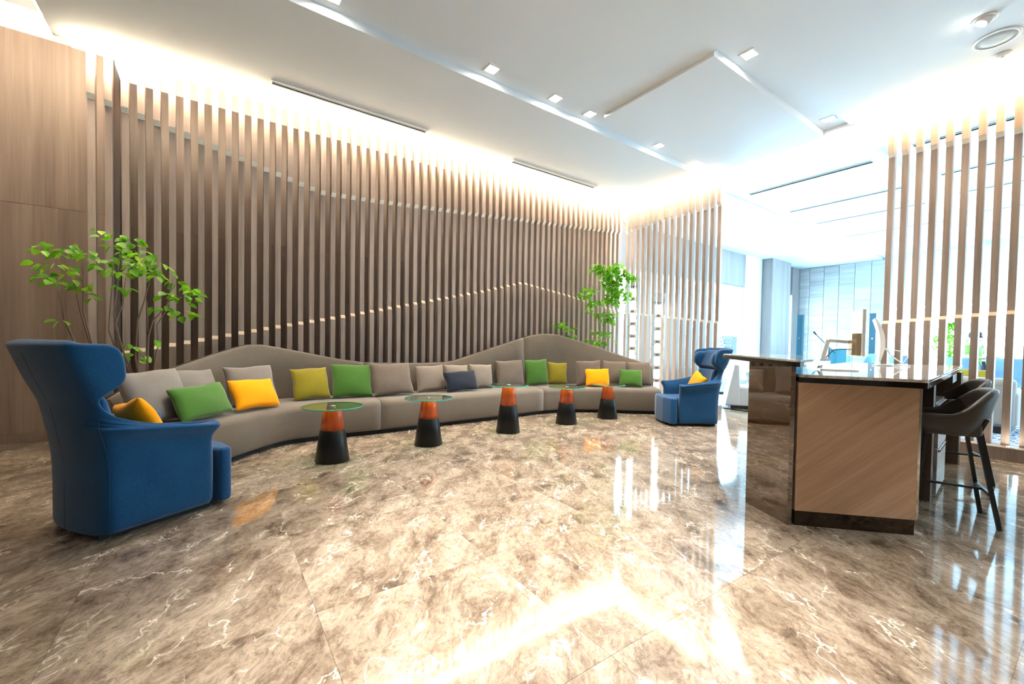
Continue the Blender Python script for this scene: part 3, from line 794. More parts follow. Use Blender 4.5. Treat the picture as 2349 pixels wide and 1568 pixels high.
# ------------------------------------------------------------------ low tables
def low_table(label, x, y, h=.55, top_r=.27, jz=.32):
    r = thing('side_table', label, 'table', (x, y, 0), 0, 'glass topped low tables')
    rb, rt_ = .162, .085
    rad = lambda z: rb+(rt_-rb)*z/(h-.03)
    obj('base', MB().lathe([(rb-.006, 0), (rb, .006), (rad(jz-.004), jz-.004), (rad(jz-.004)-.004, jz)], 40), M['tblack'], r)['label'] = 'matt black lower cone'
    obj('collar', MB().lathe([(rad(jz)-.003, jz-.001), (rad(h-.03), h-.033), (rad(h-.03)-.004, h-.029)], 40), M['rosewood'], r)['label'] = 'glossy red wood upper cone'
    obj('hub', MB().lathe([(.035, h-.03), (.035, h-.011), (.02, h-.0105)], 24), M['chrome'], r)
    tp = obj('tabletop', MB().lathe([(top_r-.003, h-.010), (top_r-.003, h)], 56, smooth=False), M['tglass'], r); tp['label'] = 'round clear green tinted glass top'
    obj('rim', MB().lathe([(top_r-.003, h-.010), (top_r, h-.008), (top_r, h-.002), (top_r-.003, h)], 56, cap=False), M['tglass_rim'], tp)
    obj('cap', MB().lathe([(.03, h+.0005), (.03, h+.004), (.012, h+.006)], 24), M['chrome'], tp)
    return r
TB = [('low cone table nearest the blue chair on the left', .95, 4.43, .545, .285),
      ('low cone table in front of the beige cushions, second from left', 2.03, 4.555, .545, .275),
      ('taller cone table in the middle of the row', 3.22, 4.65, .635, .27),
      ('low cone table left of the last one', 4.32, 4.70, .55, .275),
      ('low cone table at the right end below the green cushion', 5.22, 4.70, .55, .275)]
for lab, x, y, h, tr in TB: low_table(lab, x, y, h, tr, .365 if h > .6 else .315)

# ------------------------------------------------------------------ wing chairs
def path_pt(s, a, b, L0):
    """U shaped plan: half ellipse round the back, straight arms forward. s = arc length from the back centre"""
    sg = 1 if s >= 0 else -1
    s = abs(s)
    # numeric quarter ellipse arc
    k = 60
    acc = 0; px, py = -a, 0
    for i in range(1, k+1):
        th = PI/2*i/k
        x, y = -a*math.cos(th), b*math.sin(th)
        dl = math.hypot(x-px, y-py)
        if acc+dl >= s:
            f = (s-acc)/dl
            X, Y = px+(x-px)*f, py+(y-py)*f
            nx, ny = X/a**2, Y/b**2
            q = math.hypot(nx, ny)
            return X, sg*Y, nx/q, sg*ny/q
        acc += dl; px, py = x, y
    return (s-acc), sg*b, 0, sg
def quarter(a, b):
    k = 60; acc = 0; px, py = -a, 0
    for i in range(1, k+1):
        th = PI/2*i/k; x, y = -a*math.cos(th), b*math.sin(th); acc += math.hypot(x-px, y-py); px, py = x, y
    return acc
def sheet(rows, name, mat, parent, thick, nu=28, sub=1, arm=False):
    """rows: (z, half length, a, b, lean, flare)"""
    vs = []; fs = []
    for z, L_, a, b, lean, fl in rows:
        for i in range(nu+1):
            u = -1+2*i/nu
            x, y, nx, ny = path_pt(u*L_, a, b, 0)
            k_ = max(0, min(1, (abs(u*L_)-.30)/.16)) if arm else 1
            dz = 0
            if arm and z > .4: dz = -.06*min(1, (z-.4)/.2)*max(0, min(1, (abs(u*L_)-.40)/.5))*(1 if z < .7 else 0)
            vs.append((x-lean+nx*fl*k_, y+ny*fl*k_, z+dz))
    for j in range(len(rows)-1):
        for i in range(nu):
            k = j*(nu+1)+i
            fs.append((k, k+nu+1, k+nu+2, k+1))
    o = obj(name, MB().add(vs, fs, True), mat, parent)
    so = o.modifiers.new('thick', 'SOLIDIFY'); so.thickness = thick; so.offset = 1; so.use_even_offset = False
    if sub:
        s_ = o.modifiers.new('sub', 'SUBSURF'); s_.levels = sub; s_.render_levels = sub
    return o
def rounded(poly, rad, seg=5):
    out = []
    n = len(poly)
    for i in range(n):
        p0, p1, p2 = Vector(poly[i-1]), Vector(poly[i]), Vector(poly[(i+1) % n])
        a = (p0-p1).normalized(); b = (p2-p1).normalized()
        ang = a.angle(b); d = min(rad/math.tan(ang/2), .45*min((p0-p1).length, (p2-p1).length))
        s, e = p1+a*d, p1+b*d
        for k in range(seg+1):
            t = k/seg
            q = s*(1-t)**2+p1*2*t*(1-t)+e*t*t
            out.append((q.x, q.y))
    return out
CA, CB = .10, .34
def lean(z):
    return lerp_pts([(.45, 0), (.80, .06), (.95, .12), (1.16, .19)], z)
def wing_chair(label, x, y, yaw):
    r = thing('wing_chair', label, 'armchair', (x, y, 0), yaw, 'blue wing chairs')
    q = quarter(CA, CB)
    prof = [(.03, .54, -.015, -.02), (.05, .55, 0, 0), (.20, .55, 0, 0), (.40, .55, 0, 0), (.52, .555, 0, .004), (.585, .565, 0, .016), (.625, .60, 0, .042), (.652, .605, 0, .066), (.668, .565, 0, .07),
            (.684, .26, 0, .035), (.705, .10, 0, .004), (.75, .025, 0, 0), (.80, -.005, 0, 0), (.835, .0, .006, 0), (.865, .045, .010, .004), (.90, .115, .015, .01), (.94, .160, .02, .014), (.98, .175, .022, .016),
            (1.05, .19, .025, .018), (1.10, .19, .03, .022), (1.135, .175, .03, .03), (1.155, .13, .03, .03)]
    rows = [(z, quarter(CA, CB+db)+e, CA, CB+db, lean(z), fl) for z, e, db, fl in prof]
    sh = sheet(rows, 'shell', M['blue'], r, -.085, 44, 1, True)
    # seams
    for s in (0, q-.03, -(q-.03)):
        pts = []
        for z, L_, a, b, le, fl in rows:
            if abs(s) > L_ or z > 1.12: continue
            X, Y, nx, ny = path_pt(s, a, b, 0)
            pts.append((X-le+nx*(fl*max(0, min(1, (abs(s)-.30)/.16))-.0003), Y+ny*(fl*max(0, min(1, (abs(s)-.30)/.16))-.0003), z))
        obj('seam', MB().tube(pts, .0015, 5), M['blue_seam'], sh)
    # seat block, its nose standing proud of the arms
    m = MB().prism(rounded([(-.05, -.26), (.585, -.275), (.585, -.345), (.67, -.345), (.725, -.14), (.725, .14), (.67, .345), (.585, .345), (.585, .275), (-.05, .26)], .06, 4), .03, .415, smooth=True)
    obj('seat', m, M['blue'], r, .035, 4)
    # inner back cushion and head roll
    ia, ib = CA-.02, CB-.07
    rows2 = [(z, .25+.02*(z > .45), ia, ib, lean(z)-.06, 0) for z in (.40, .5, .62, .74, .84)]
    sheet(rows2, 'back_cushion', M['blue'], r, -.06, 16, 1)
    rows3 = [(z, quarter(CA, CB)+e, CA-.01, CB-.015, lean(z)-.03, 0) for z, e in ((.835, -.03), (.865, .02), (.91, .10), (.98, .155), (1.06, .165), (1.115, .13))]
    sheet(rows3, 'headrest', M['blue'], r, -.10, 30, 1)
    obj('foot', MB().prism([(-.04, -.24), (.56, -.27), (.62, 0), (.56, .27), (-.04, .24)], 0, .032), M['black'], r)
    return r
wing_chair('blue high backed wing chair seen from behind at the left', -.65, 3.61, R(31))
wing_chair('blue wing chair facing the sofa at its right end, beside the opening', 6.25, 3.63, R(146.5))
def rel(cx, cy, yaw, lx, ly): return (cx+lx*math.cos(yaw)-ly*math.sin(yaw), cy+lx*math.sin(yaw)+ly*math.cos(yaw))
px, py = rel(-.65, 3.61, R(31), .34, .0)
cushion('yellow cushion tucked inside the blue chair at the left', Ye, px, py, 31+90, .42, .34, 24, z0=.455, t=.13, seed=41, roll=14, group='cushions in the wing chairs')
px, py = rel(6.25, 3.63, R(146.5), .22, .02)
cushion('yellow cushion in the blue wing chair on the right', Ye, px, py, 146.5+90, .42, .34, 22, z0=.455, t=.13, seed=42, roll=16, group='cushions in the wing chairs')

# ------------------------------------------------------------------ counter
A_, B_ = Vector((3.20, 1.205)), Vector((3.69, .70))
ct = thing('counter', 'long work counter with diagonal grain oak end panel and marble top', 'counter', (0, 0, 0))
d1 = (B_-A_).normalized(); n1 = Vector((d1.y, -d1.x))
if n1.x < 0: n1 = -n1
dl = Vector((.9954, .096))
# end panel built in its own frame so that the grain follows it
ep = obj('end_panel', MB().box(0, (B_-A_).length, 0, .045, .10, .966), M['counter_wood'], ct)
ep.location = (A_.x, A_.y, 0); ep.rotation_euler = (0, 0, math.atan2(d1.y, d1.x)); ep['label'] = 'oak panel with diagonal grain'
pl = obj('plinth', MB().box(0, (B_-A_).length-.005, .002, .045, 0, .10), M['dark_marble'], ct)
pl.location = (A_.x, A_.y, 0); pl.rotation_euler = ep.rotation_euler; pl['label'] = 'dark polished marble base'
et = obj('edge_trim', MB().box((B_-A_).length-.003, (B_-A_).length+.012, -.001, .05, .10, .966), M['steel'], ct)
et.location = (A_.x, A_.y, 0); et.rotation_euler = ep.rotation_euler; et['label'] = 'polished steel edge strip'
LT = [(3.192, 1.203), (3.45, .622), (7.0, .985), (6.55, 1.93), (3.62, 1.56), (3.487, 1.515), (3.397, 1.32), (3.262, 1.255)]
obj('apron', MB().prism(rounded(LT, .012), .966, 1.0), M['dark_steel'], ct)['label'] = 'dark polished steel band under the top'
obj('worktop', MB().prism(rounded(LT, .012), 1.0005, 1.020), M['top_marble'], ct, .003)['label'] = 'pale veined marble top'
# knee space back panel and cabinet bodies under the top
def slab(p, q, t, z0, z1, name, mat, lab=None):
    p, q = Vector(p), Vector(q)
    o = obj(name, MB().box(0, (q-p).length, 0, t, z0, z1), mat, ct)
    o.location = (p.x, p.y, 0); o.rotation_euler = (0, 0, math.atan2(q.y-p.y, q.x-p.x))
    if lab: o['label'] = lab
    return o
slab((3.62, 1.06), (6.6, 1.36), .05, .06, .966, 'back_panel', M['dark_wood'])
slab((4.62, .80), (4.66, 1.17), -.04, 0, .966, 'divider', M['dark_wood'])
cab = slab((4.70, .80), (5.38, .862), .36, .03, .78, 'cabinet', M['dark_wood'])
for z0, z1 in ((.04, .40), (.41, .76)):
    dr = slab((4.71, .782), (5.37, .842), .02, z0, z1, 'drawer', M['farpanel'])
    h_ = obj('handle', MB().box(.02, .64, -.012, .0, z1-.02, z1-.002), M['steel'], dr)
slab((6.35, .90), (6.40, 1.36), -.05, 0, .966, 'end_panel', M['dark_wood'])
slab((5.75, .87), (6.30, .925), .03, .88, .966, 'drawer', M['dark_wood'])

bc = thing('bar_counter', 'raised cantilevered marble bar top on a polished brown marble pedestal', 'counter', (0, 0, 0))
P1, P2, P3, P4 = (3.16, 1.235), (3.35, 1.60), (3.47, 1.53), (3.30, 1.15)
ped = obj('pedestal', MB().prism([P1, P2, P3, (3.38, 1.33), (3.25, 1.268), (3.184, 1.217)], 0, 1.087), M['ped_marble'], bc); ped['label'] = 'pedestal of glossy brown marble'
UT = [(2.66, 1.0), (3.54, 1.14), (4.42, 1.68), (4.53, 2.06), (3.89, 2.10)]
obj('apron', MB().prism(rounded(UT, .05), 1.087, 1.114), M['dark_steel'], bc)['label'] = 'dark polished steel band under the bar top'
obj('worktop', MB().prism(rounded(UT, .05), 1.1145, 1.128), M['top_marble'], bc, .003)['label'] = 'pale veined marble bar top'

# ------------------------------------------------------------------ bar stools
def bar_stool(label, x, y, yaw):
    r = thing('bar_stool', label, 'stool', (x, y, 0), yaw, 'bar stools at the counter')
    a, b = .20, .235
    q = quarter(a, b); full = q+.20
    nu, nv = 30, 7
    vs = []; fs = []
    for j in range(nv+1):
        v = j/nv
        for i in range(nu+1):
            u = -1+2*i/nu
            s = u*full
            X, Y, nx, ny = path_pt(s, a, b, 0)
            c = max(0, min(1, (abs(s)-.11)/.27)); c = c*c*(3-2*c)
            top = .93*(1-c)+(.755-.03*max(0, (abs(s)-.38)/.2))*c
            z = .60+(top-.60)*v
            k = .80+.20*min(1, v*2.2)
            fl = .05*v*v*(1-c)
            vs.append((X*k+nx*fl, Y*k+ny*fl*.5, z))
    for j in range(nv):
        for i in range(nu):
            k = j*(nu+1)+i
            fs.append((k, k+nu+1, k+nu+2, k+1))
    o = obj('shell', MB().add(vs, fs, True), M['leather'], r)
    so = o.modifiers.new('thick', 'SOLIDIFY'); so.thickness = -.045; so.offset = 1
    s_ = o.modifiers.new('sub', 'SUBSURF'); s_.levels = 1; s_.render_levels = 1
    m = MB().prism([(-.14, -.17), (.16, -.20), (.225, -.17), (.235, 0), (.225, .17), (.16, .20), (-.14, .17), (-.17, 0)], .60, .715)
    obj('seat', m, M['leather'], r, .03, 4)
    for sx, sy in ((-1, 1), (-1, -1), (1, 1), (1, -1)):
        tp = (-.12 if sx < 0 else .13, sy*.14, .64); ft = (-.225 if sx < 0 else .20, sy*.195, 0)
        obj('leg', MB().bar(tp, ft, .028, .022), M['stool_leg'], r)
        if sx < 0: obj('bracket', MB().bar((-.12, sy*.135, .60), (-.165, sy*.15, .73), .026, .016), M['stool_leg'], r)
    obj('stretcher', MB().bar((-.19, -.18, .22), (-.19, .18, .22), .02), M['stool_leg'], r)
    obj('stretcher', MB().bar((.18, -.18, .22), (.18, .18, .22), .02), M['stool_leg'], r)
    obj('footrest', MB().bar((-.19, 0, .22), (.18, 0, .22), .016), M['stool_leg'], r)
    return r
bar_stool('taupe leather bar stool nearest the camera at the counter', 4.385, .68, R(110))
bar_stool('taupe leather bar stool behind the nearer one', 5.73, .865, R(115))

# ------------------------------------------------------------------ computers on the counter
def monitor_one():
    r = thing('all_in_one_computer', 'white desktop computer with champagne metal back on the counter', 'computer', (4.26, 1.19, 1.0205), R(27.5))
    # local x runs along the screen, away from the camera; y towards the left
    obj('screen', MB().box(-.17, .19, -.012, .012, .115, .485), M['pc'], r, .006)
    hb = MB().prism([(-.15, .012), (.15, .012), (.14, .035), (.08, .055), (0, .062), (-.08, .055), (-.14, .035)], .118, .30)
    b = obj('housing', hb, M['pcback'], r, .006); b['label'] = 'champagne metal housing'
    for k, z in enumerate((.205, .185, .165, .15)):
        obj('port', MB().box(-.1505 if False else -.105, -.085, .046, .0475, z-.006, z+.004), M['rubber'], b)
    obj('arm', MB().bar((.06, .06, .23), (-.02, .20, .24), .024).bar((-.02, .20, .245), (-.02, .25, .01), .03, .012), M['pc'], r, .003)
    obj('foot', MB().box(-.16, .12, .02, .27, 0, .010), M['pc'], r, .003)
    obj('cable', MB().tube([(.05, .055, .17), (.04, .11, .17), (.02, .16, .16), (-.01, .2, .11), (-.02, .245, .05), (-.03, .27, .004)], .004, 6), M['rubber'], r)
monitor_one()
def monitor_two():
    r = thing('tilted_monitor', 'slim white monitor seen edge on with a wire stand, far end of the counter', 'computer', (5.72, 1.37, 1.0205), R(17))
    prof = []
    for k in range(11):
        t = k/10
        z = .03+.46*t
        c = .07*math.sin(PI*t*.9)
        prof.append((c-.06*t, z))
    poly = [(.05-x, z) for x, z in prof]+[(.05-x+.012+.028*math.sin(PI*i/10), z) for i, (x, z) in reversed(list(enumerate(prof)))]
    m = MB().prism([(y, z) for y, z in poly], -.22, .22, axis='x')
    o = obj('screen', m, M['pc'], r); fixn(o)
    obj('stand', MB().tube([(.0, .02, .22), (-.0, -.06, .10), (0, -.16, .012), (.04, -.20, .006), (.12, -.20, .006), (.16, .04, .006)], .006, 8), M['pc'], r)
    obj('cable', MB().tube([(0, .03, .17), (0, -.08, .165), (0, -.15, .15), (0, -.18, .10), (0, -.14, .03), (0, -.05, .004), (.02, .1, .004)], .005, 8), M['pc'], r)
monitor_two()

# ------------------------------------------------------------------ glass floor lamps
def floor_lamp(label, x, y, top, n, gtop):
    r = thing('floor_lamp', label, 'lamp', (x, y, 0), 0, 'glass cylinder floor lamps')
    obj('base', MB().lathe([(.15, 0), (.15, .015), (.148, .02)], 36), M['lampmetal'], r)
    obj('cylinder', MB().lathe([(.135, .02), (.135, gtop)], 40, cap=False), M['lampglass'], r)['label'] = 'clear glass cylinder'
    obj('stem', MB().tube([(0, 0, .02), (0, 0, top+.07)], .012, 10), M['lampmetal'], r)
    z = top
    k = 0
    while z > .12:
        h = .165
        obj('shade', MB().lathe([(.048, z-h), (.055, z-h+.004), (.055, z-.004), (.048, z)], 24), M['lampglow'], r)['label'] = 'lit white drum'
        obj('spacer', MB().lathe([(.034, z-h-.085), (.034, z-h)], 16), M['lampmetal'], r)
        z -= h+.085; k += 1
    for zz in (top+.045, top-.76):
        obj('spider', MB().bar((-.13, .0, zz), (.13, 0, zz), .008).bar((0, -.13, zz), (0, .13, zz), .008), M['lampmetal'], r)
    return r
floor_lamp('tall glass cylinder floor lamp with lit drums, left and taller of the two', 6.93, 5.62, 2.33, 12, 2.55)
floor_lamp('glass cylinder floor lamp with lit drums, right and shorter of the two', 6.98, 5.06, 1.97, 10, 2.20)

# ------------------------------------------------------------------ plants
def leaf_mesh(name, mat, L_=.07, W_=.05):
    vs = [(0, 0, 0), (L_*.14, W_*.36, .004), (L_*.14, 0, -.002), (L_*.14, -W_*.36, .004), (L_*.42, W_*.5, .004), (L_*.42, 0, -.005), (L_*.42, -W_*.5, .004),
          (L_*.74, W_*.33, .0), (L_*.74, 0, -.008), (L_*.74, -W_*.33, .0), (L_, 0, -.014)]
    fs = [(0, 2, 1), (0, 3, 2), (1, 2, 5, 4), (2, 3, 6, 5), (4, 5, 8, 7), (5, 6, 9, 8), (7, 8, 10), (8, 9, 10)]
    return MB().add(vs, fs, True).mesh(name, mat)
def pot(r, s=.2, h=.42):
    obj('pot', MB().lathe([(s*.75, 0), (s, h-.01), (s, h), (s-.02, h), (s-.03, h-.04)], 28, cap=True), M['pot'], r)
    obj('soil', MB().lathe([(s-.025, h-.05), (s-.03, h-.03), (.01, h-.02)], 20), M['soil'], r)
# camera-ray free helper: image scale of the left plant's plane (y = 5.85) measured once
LP = lambda px, py: (-.72+(px-300)*.00366, 2.22-(py-545)*.0045)
rnd = random.Random(7)
pr = thing('potted_tree', 'potted tree with flat layers of bright green leaves behind the left chair', 'plant', (-.62, 5.80, 0))
pot(pr, .22, .5)
def LPl(px, py, dy=0.0):
    x, z = LP(px, py); return (x+.62, dy, z)
stems = [
    [(305, 1010), (195, 800), (171, 740), (161, 680)], [(310, 1010), (196, 800), (172, 735), (168, 678)], [(310, 1010), (222, 800), (200, 720), (190, 670), (186, 640)],
    [(315, 1000), (226, 800), (208, 720), (209, 640), (210, 610)], [(330, 1000), (270, 800), (256, 760), (258, 720), (264, 640), (262, 610)], [(330, 1000), (276, 800), (268, 720), (275, 650), (277, 600)],
    [(335, 1000), (284, 800), (271, 745), (286, 700), (290, 665), (293, 640)], [(330, 1000), (311, 820), (316, 735), (330, 690), (342, 640), (345, 610)], [(335, 1000), (338, 820), (340, 770), (350, 735), (380, 700), (392, 650), (395, 630)],
    [(345, 1000), (352, 840), (361, 790), (358, 745), (375, 715), (385, 690)], [(282, 620), (283, 570), (285, 545)], [(338, 760), (338, 720), (337, 690)]]
for st in stems:
    pts = []
    dy0 = rnd.uniform(-.06, .16)
    for k, (a, b) in enumerate(st):
        x, y, z = LPl(a, b, dy0*(k/len(st)))
        z = max(z, .46) if k == 0 else z
        pts.append((x, y, z))
    n = len(pts)
    obj('stem', MB().tube(pts, [.010-.006*k/(n-1) for k in range(n)], 6), M['bark'], pr)
CLUST = [(140, 320, 75, 30, 7), (300, 280, 150, 45, 14), (380, 340, 170, 45, 16), (520, 330, 110, 40, 10), (270, 480, 160, 30, 12), (180, 560, 110, 40, 9), (330, 560, 110, 50, 12),
         (470, 640, 90, 50, 9), (520, 700, 80, 50, 7), (300, 640, 90, 35, 7), (620, 110, 70, 30, 5), (760, 140, 60, 45, 7), (930, 170, 110, 60, 14), (760, 250, 70, 40, 8), (880, 280, 90, 40, 10),
         (800, 350, 120, 40, 12), (650, 430, 130, 45, 14), (880, 470, 130, 50, 14), (1030, 330, 110, 70, 16), (1150, 400, 130, 80, 18), (1120, 490, 130, 50, 10), (1000, 420, 70, 50, 8),
         (1330, 540, 90, 50, 10), (1450, 590, 100, 50, 10), (1510, 630, 60, 50, 6), (1240, 690, 80, 40, 6), (1400, 720, 130, 45, 9), (1250, 820, 90, 40, 6), (1390, 860, 90, 50, 7), (860, 620, 90, 50, 7),
         (1090, 815, 60, 25, 4), (880, 1200, 60, 50, 6), (930, 1310, 100, 60, 9), (1100, 1150, 50, 35, 4), (280, 975, 60, 25, 3), (1480, 880, 30, 30, 2)]
lm = [leaf_mesh('leaf', M['leaf'], .09, .074), leaf_mesh('leaf', M['leaf2'], .078, .064), leaf_mesh('leaf', M['leaf'], .068, .056)]
nleaf = 0
for cx, cy, rx, ry, n in CLUST:
    dy = rnd.uniform(-.22, .12)
    for _ in range(int(n*.9+.3)):
        a = rnd.uniform(0, 2*PI); q = math.sqrt(rnd.random())
        px = 100+(cx+rx*q*math.cos(a))/4.355; py = 520+(cy+ry*q*math.sin(a))/4.355
        x, y, z = LPl(px, py, dy+rnd.uniform(-.08, .08))
        o = obj('leaf', rnd.choice(lm), None, pr, loc=(x, y, z))
        out_a = math.atan2(rnd.uniform(-1, .3), math.cos(a)+rnd.uniform(-.7, .7))
        o.rotation_euler = (rnd.uniform(-.7, .7), rnd.uniform(.15, 1.0), out_a)
        nleaf += 1
# right hand plant: its leaves are only a few pixels each, so one foliage part
pr2 = thing('potted_tree', 'slender potted tree with small leaves behind the right end of the sofa', 'plant', (6.42, 5.80, 0))
pot(pr2, .17, .45)
RP = lambda px, py: ((px-1400)*.01264, 2.775-(py-608)*.00854)
CL2 = [(600, 230, 90, 70, 26), (740, 290, 110, 90, 34), (850, 170, 90, 60, 24), (960, 220, 120, 90, 44), (1080, 320, 90, 90, 26), (900, 380, 120, 110, 46), (1020, 480, 110, 120, 44), (840, 560, 110, 90, 34),
       (930, 680, 120, 100, 36), (1060, 650, 60, 100, 18), (560, 590, 110, 50, 16), (520, 680, 70, 40, 10), (600, 780, 100, 40, 14), (720, 720, 70, 25, 8), (470, 910, 40, 30, 5), (830, 950, 150, 60, 22), (900, 1050, 90, 60, 16),
       (230, 1160, 30, 40, 6), (300, 1130, 60, 30, 9), (390, 1190, 60, 40, 9), (410, 1310, 40, 50, 8), (750, 1210, 80, 40, 10), (900, 1270, 70, 50, 12), (650, 1380, 60, 30, 8), (800, 1420, 90, 60, 16), (620, 1450, 60, 30, 7), (940, 1400, 60, 40, 8), (1190, 310, 50, 40, 7)]
m = MB()
for cx, cy, rx, ry, n in CL2:
    dy = rnd.uniform(-.15, .12) if cx > 450 else .28
    if cy > 1100: dy = max(dy, .17)
    for _ in range(int(n*1.5)):
        a = rnd.uniform(0, 2*PI); q = math.sqrt(rnd.random())
        px = 1280+(cx+rx*q*math.cos(a))/7.125; py = 590+(cy+ry*q*math.sin(a))/7.125
        x, z = RP(px, py); c = Vector((min(x, .64), dy+rnd.uniform(-.12, .10), z))
        rot = Matrix.Rotation(rnd.uniform(0, 2*PI), 4, 'Z') @ Matrix.Rotation(rnd.uniform(.1, 1.1), 4, 'Y') @ Matrix.Rotation(rnd.uniform(-.6, .6), 4, 'X')
        Lf = rnd.uniform(.085, .125); Wf = Lf*.75
        vs = [(0, 0, 0), (Lf*.4, Wf*.5, .004), (Lf*.4, 0, -.003), (Lf*.4, -Wf*.5, .004), (Lf, 0, -.01)]
        m.add([c+rot @ Vector(v) for v in vs], [(0, 2, 1), (0, 3, 2), (1, 2, 4), (2, 3, 4)], True)
fo = obj('foliage', m, M['leaf2'], pr2); fo['kind'] = 'stuff'
for st in ([(1355, 810), (1353, 760), (1350, 720), (1353, 690), (1360, 640)], [(1362, 815), (1372, 760), (1376, 700), (1378, 650)], [(1395, 815), (1398, 740), (1402, 690), (1404, 640), (1400, 615)], [(1385, 815), (1390, 760), (1396, 720), (1420, 660)], [(1330, 785), (1324, 765), (1318, 750)], [(1372, 815), (1382, 770), (1374, 690), (1362, 660)]):
    by = .27 if st[-1][0] < 1330 else .03
    pts = [(0, 0, .44)]+[(RP(a, b)[0], by+rnd.uniform(-.03, .03), RP(a, b)[1]) for a, b in st]
    n = len(pts)
    obj('stem', MB().tube(pts, [.009-.005*k/(n-1) for k in range(n)], 6), M['bark'], pr2)

# ------------------------------------------------------------------ screen uplight
r = thing('floor_uplight', 'small lit recessed uplight on the base of the right slat screen', 'uplight', (7.11, .62, .145))
obj('rim', MB().lathe([(.035, 0), (.035, .006), (.028, .007)], 20), M['steel'], r)
obj('lens', MB().lathe([(.027, .004), (.027, .0075)], 20), M['downglow'], r)

# ------------------------------------------------------------------ lounge furniture seen beyond
def lounge_sofa():
    r = thing('lounge_sofa', 'grey lounge sofa seen from behind through the right slat screen', 'sofa', (9.55, 1.55, 0))
    obj('base', MB().box(-.28, .55, -.72, 1.1, 0, .10), M['black'], r)
    obj('seat', MB().box(-.22, .58, -.66, 1.1, .10, .42), M['m_grey'], r, .05, 3)
    obj('backrest', MB().box(-.34, -.12, -.78, 1.12, .10, .80), M['m_grey'], r, .07, 4)
    obj('armrest', MB().box(-.30, .56, -.80, -.60, .10, .62), M['m_grey'], r, .06, 4)
    obj('piping', MB().tube([(-.335, -.72, .70), (-.335, 1.06, .70)], .006, 6), M['piping'], r)
lounge_sofa()
cushion('green cushion on the grey lounge sofa beyond the bar stools', M['c_olive'], 9.62, 1.22, -90, .42, .40, 15, z0=.52, t=.16, seed=77, group='lounge cushions')
def lounge_chair(label, x, y, yaw):
    r = thing('dining_chair', label, 'chair', (x, y, 0), yaw, 'blue dining chairs in the lounge')
    a, b = .2, .25
    q = quarter(a, b)
    rows = [(.50, q+.10, a, b-.03, 0, 0), (.60, q+.14, a, b, .01, 0), (.75, q+.12, a, b+.01, .03, .01), (.92, q+.02, a, b+.02, .06, .02), (1.05, q-.06, a, b+.03, .09, .03)]
    sheet(rows, 'shell', M['chair_blue'], r, -.035, 14, 1)
    obj('seat', MB().prism([(-.17, -.2), (.22, -.22), (.24, 0), (.22, .22), (-.17, .2)], .48, .57), M['chair_blue'], r, .02, 2)
    for sx in (-1, 1):
        for sy in (-1, 1): obj('leg', MB().tube([(sx*.15, sy*.15, .5), (sx*.22, sy*.22, .004)], [.014, .010], 6), M['stool_leg'], r)
for k, (x, y, yaw, w) in enumerate(((12.7, 1.80, -10, 'leftmost of the row behind the green cushion'), (12.95, 1.20, -10, 'middle of the row behind the green cushion'), (13.2, .60, -10, 'rightmost of the row, partly hidden by slats'), (13.6, 3.0, 40, 'beyond the wire monitor stand'), (15.3, 3.9, 160, 'further back by the far windows'))):
    lounge_chair('blue upholstered dining chair, '+w, x, y, R(yaw))
def lounge_table(label, x, y, rad=.45, h=.74):
    r = thing('dining_table', label, 'table', (x, y, 0), 0, 'lounge tables')
    obj('tabletop', MB().lathe([(rad-.01, h-.03), (rad, h-.02), (rad, h-.005), (rad-.01, h)], 32), M['pc'], r)
    obj('pedestal', MB().lathe([(.04, .02), (.035, .4), (.05, h-.03)], 16), M['chrome'], r)
    obj('foot', MB().lathe([(.24, 0), (.24, .012), (.05, .03)], 24), M['chrome'], r)
lounge_table('round white dining table in front of the row of blue chairs', 14.4, 1.0)
lounge_table('round white lounge table beside the far blue chairs', 14.3, 3.1)
lounge_table('round white lounge table behind the pale grey armchair', 9.9, 4.75, .5, .66)
def booth(label, x, y, yaw):
    r = thing('lounge_armchair', label, 'armchair', (x, y, 0), yaw, 'pale grey lounge armchairs')
    obj('plinth', MB().box(-.30, .42, -.40, .40, 0, .06), M['black'], r)
    bk = MB(); vs = [(-.40, -.42, .06), (-.12, -.42, .06), (-.17, -.42, .84), (-.25, -.42, .86), (-.40, .42, .06), (-.12, .42, .06), (-.17, .42, .84), (-.25, .42, .86)]
    bk.add(vs, [(0, 1, 2, 3), (7, 6, 5, 4), (0, 4, 5, 1), (1, 5, 6, 2), (2, 6, 7, 3), (3, 7, 4, 0)])
    obj('backrest', bk, M['l_grey'], r, .025, 3)
    obj('seat', MB().box(-.16, .46, -.42, .42, .06, .42), M['l_grey'], r, .03, 3)
booth('pale grey lounge armchair just behind the right blue wing chair', 8.63, 4.17, R(-58))
booth('pale grey lounge armchair further back under the side window', 10.8, 5.4, R(200))
# speakers, microphone stand, case
def column_speaker(label, x, y):
    r = thing('column_speaker', label, 'speaker', (x, y, 0), 0, 'column speakers')
    obj('base', MB().box(-.2, .2, -.2, .2, 0, .05), M['cyan'], r, .01)
    obj('cabinet', MB().box(-.08, .08, -.085, .085, .05, 2.33), plain('speaker_teal', (.003, .07, .11), .5), r, .01)
    obj('badge', MB().box(-.083, -.079, -.02, .02, 1.5, 1.54), M['chrome'], r)
column_speaker('slim dark column speaker by the narrow window of the lounge', 16.8, 6.33)
column_speaker('slim dark column speaker standing left of the right slat screen', 17.3, 4.45)
r = thing('microphone_stand', 'microphone on a boom stand in the far lounge', 'microphone stand', (16.1, 5.24, 0))
obj('pole', MB().tube([(0, 0, .02), (0, 0, 1.2)], .014, 8), M['tblack'], r)
obj('boom', MB().tube([(0, .36, 1.62), (0, -.02, 1.2), (0, -.16, 1.04)], .011, 8), M['tblack'], r)
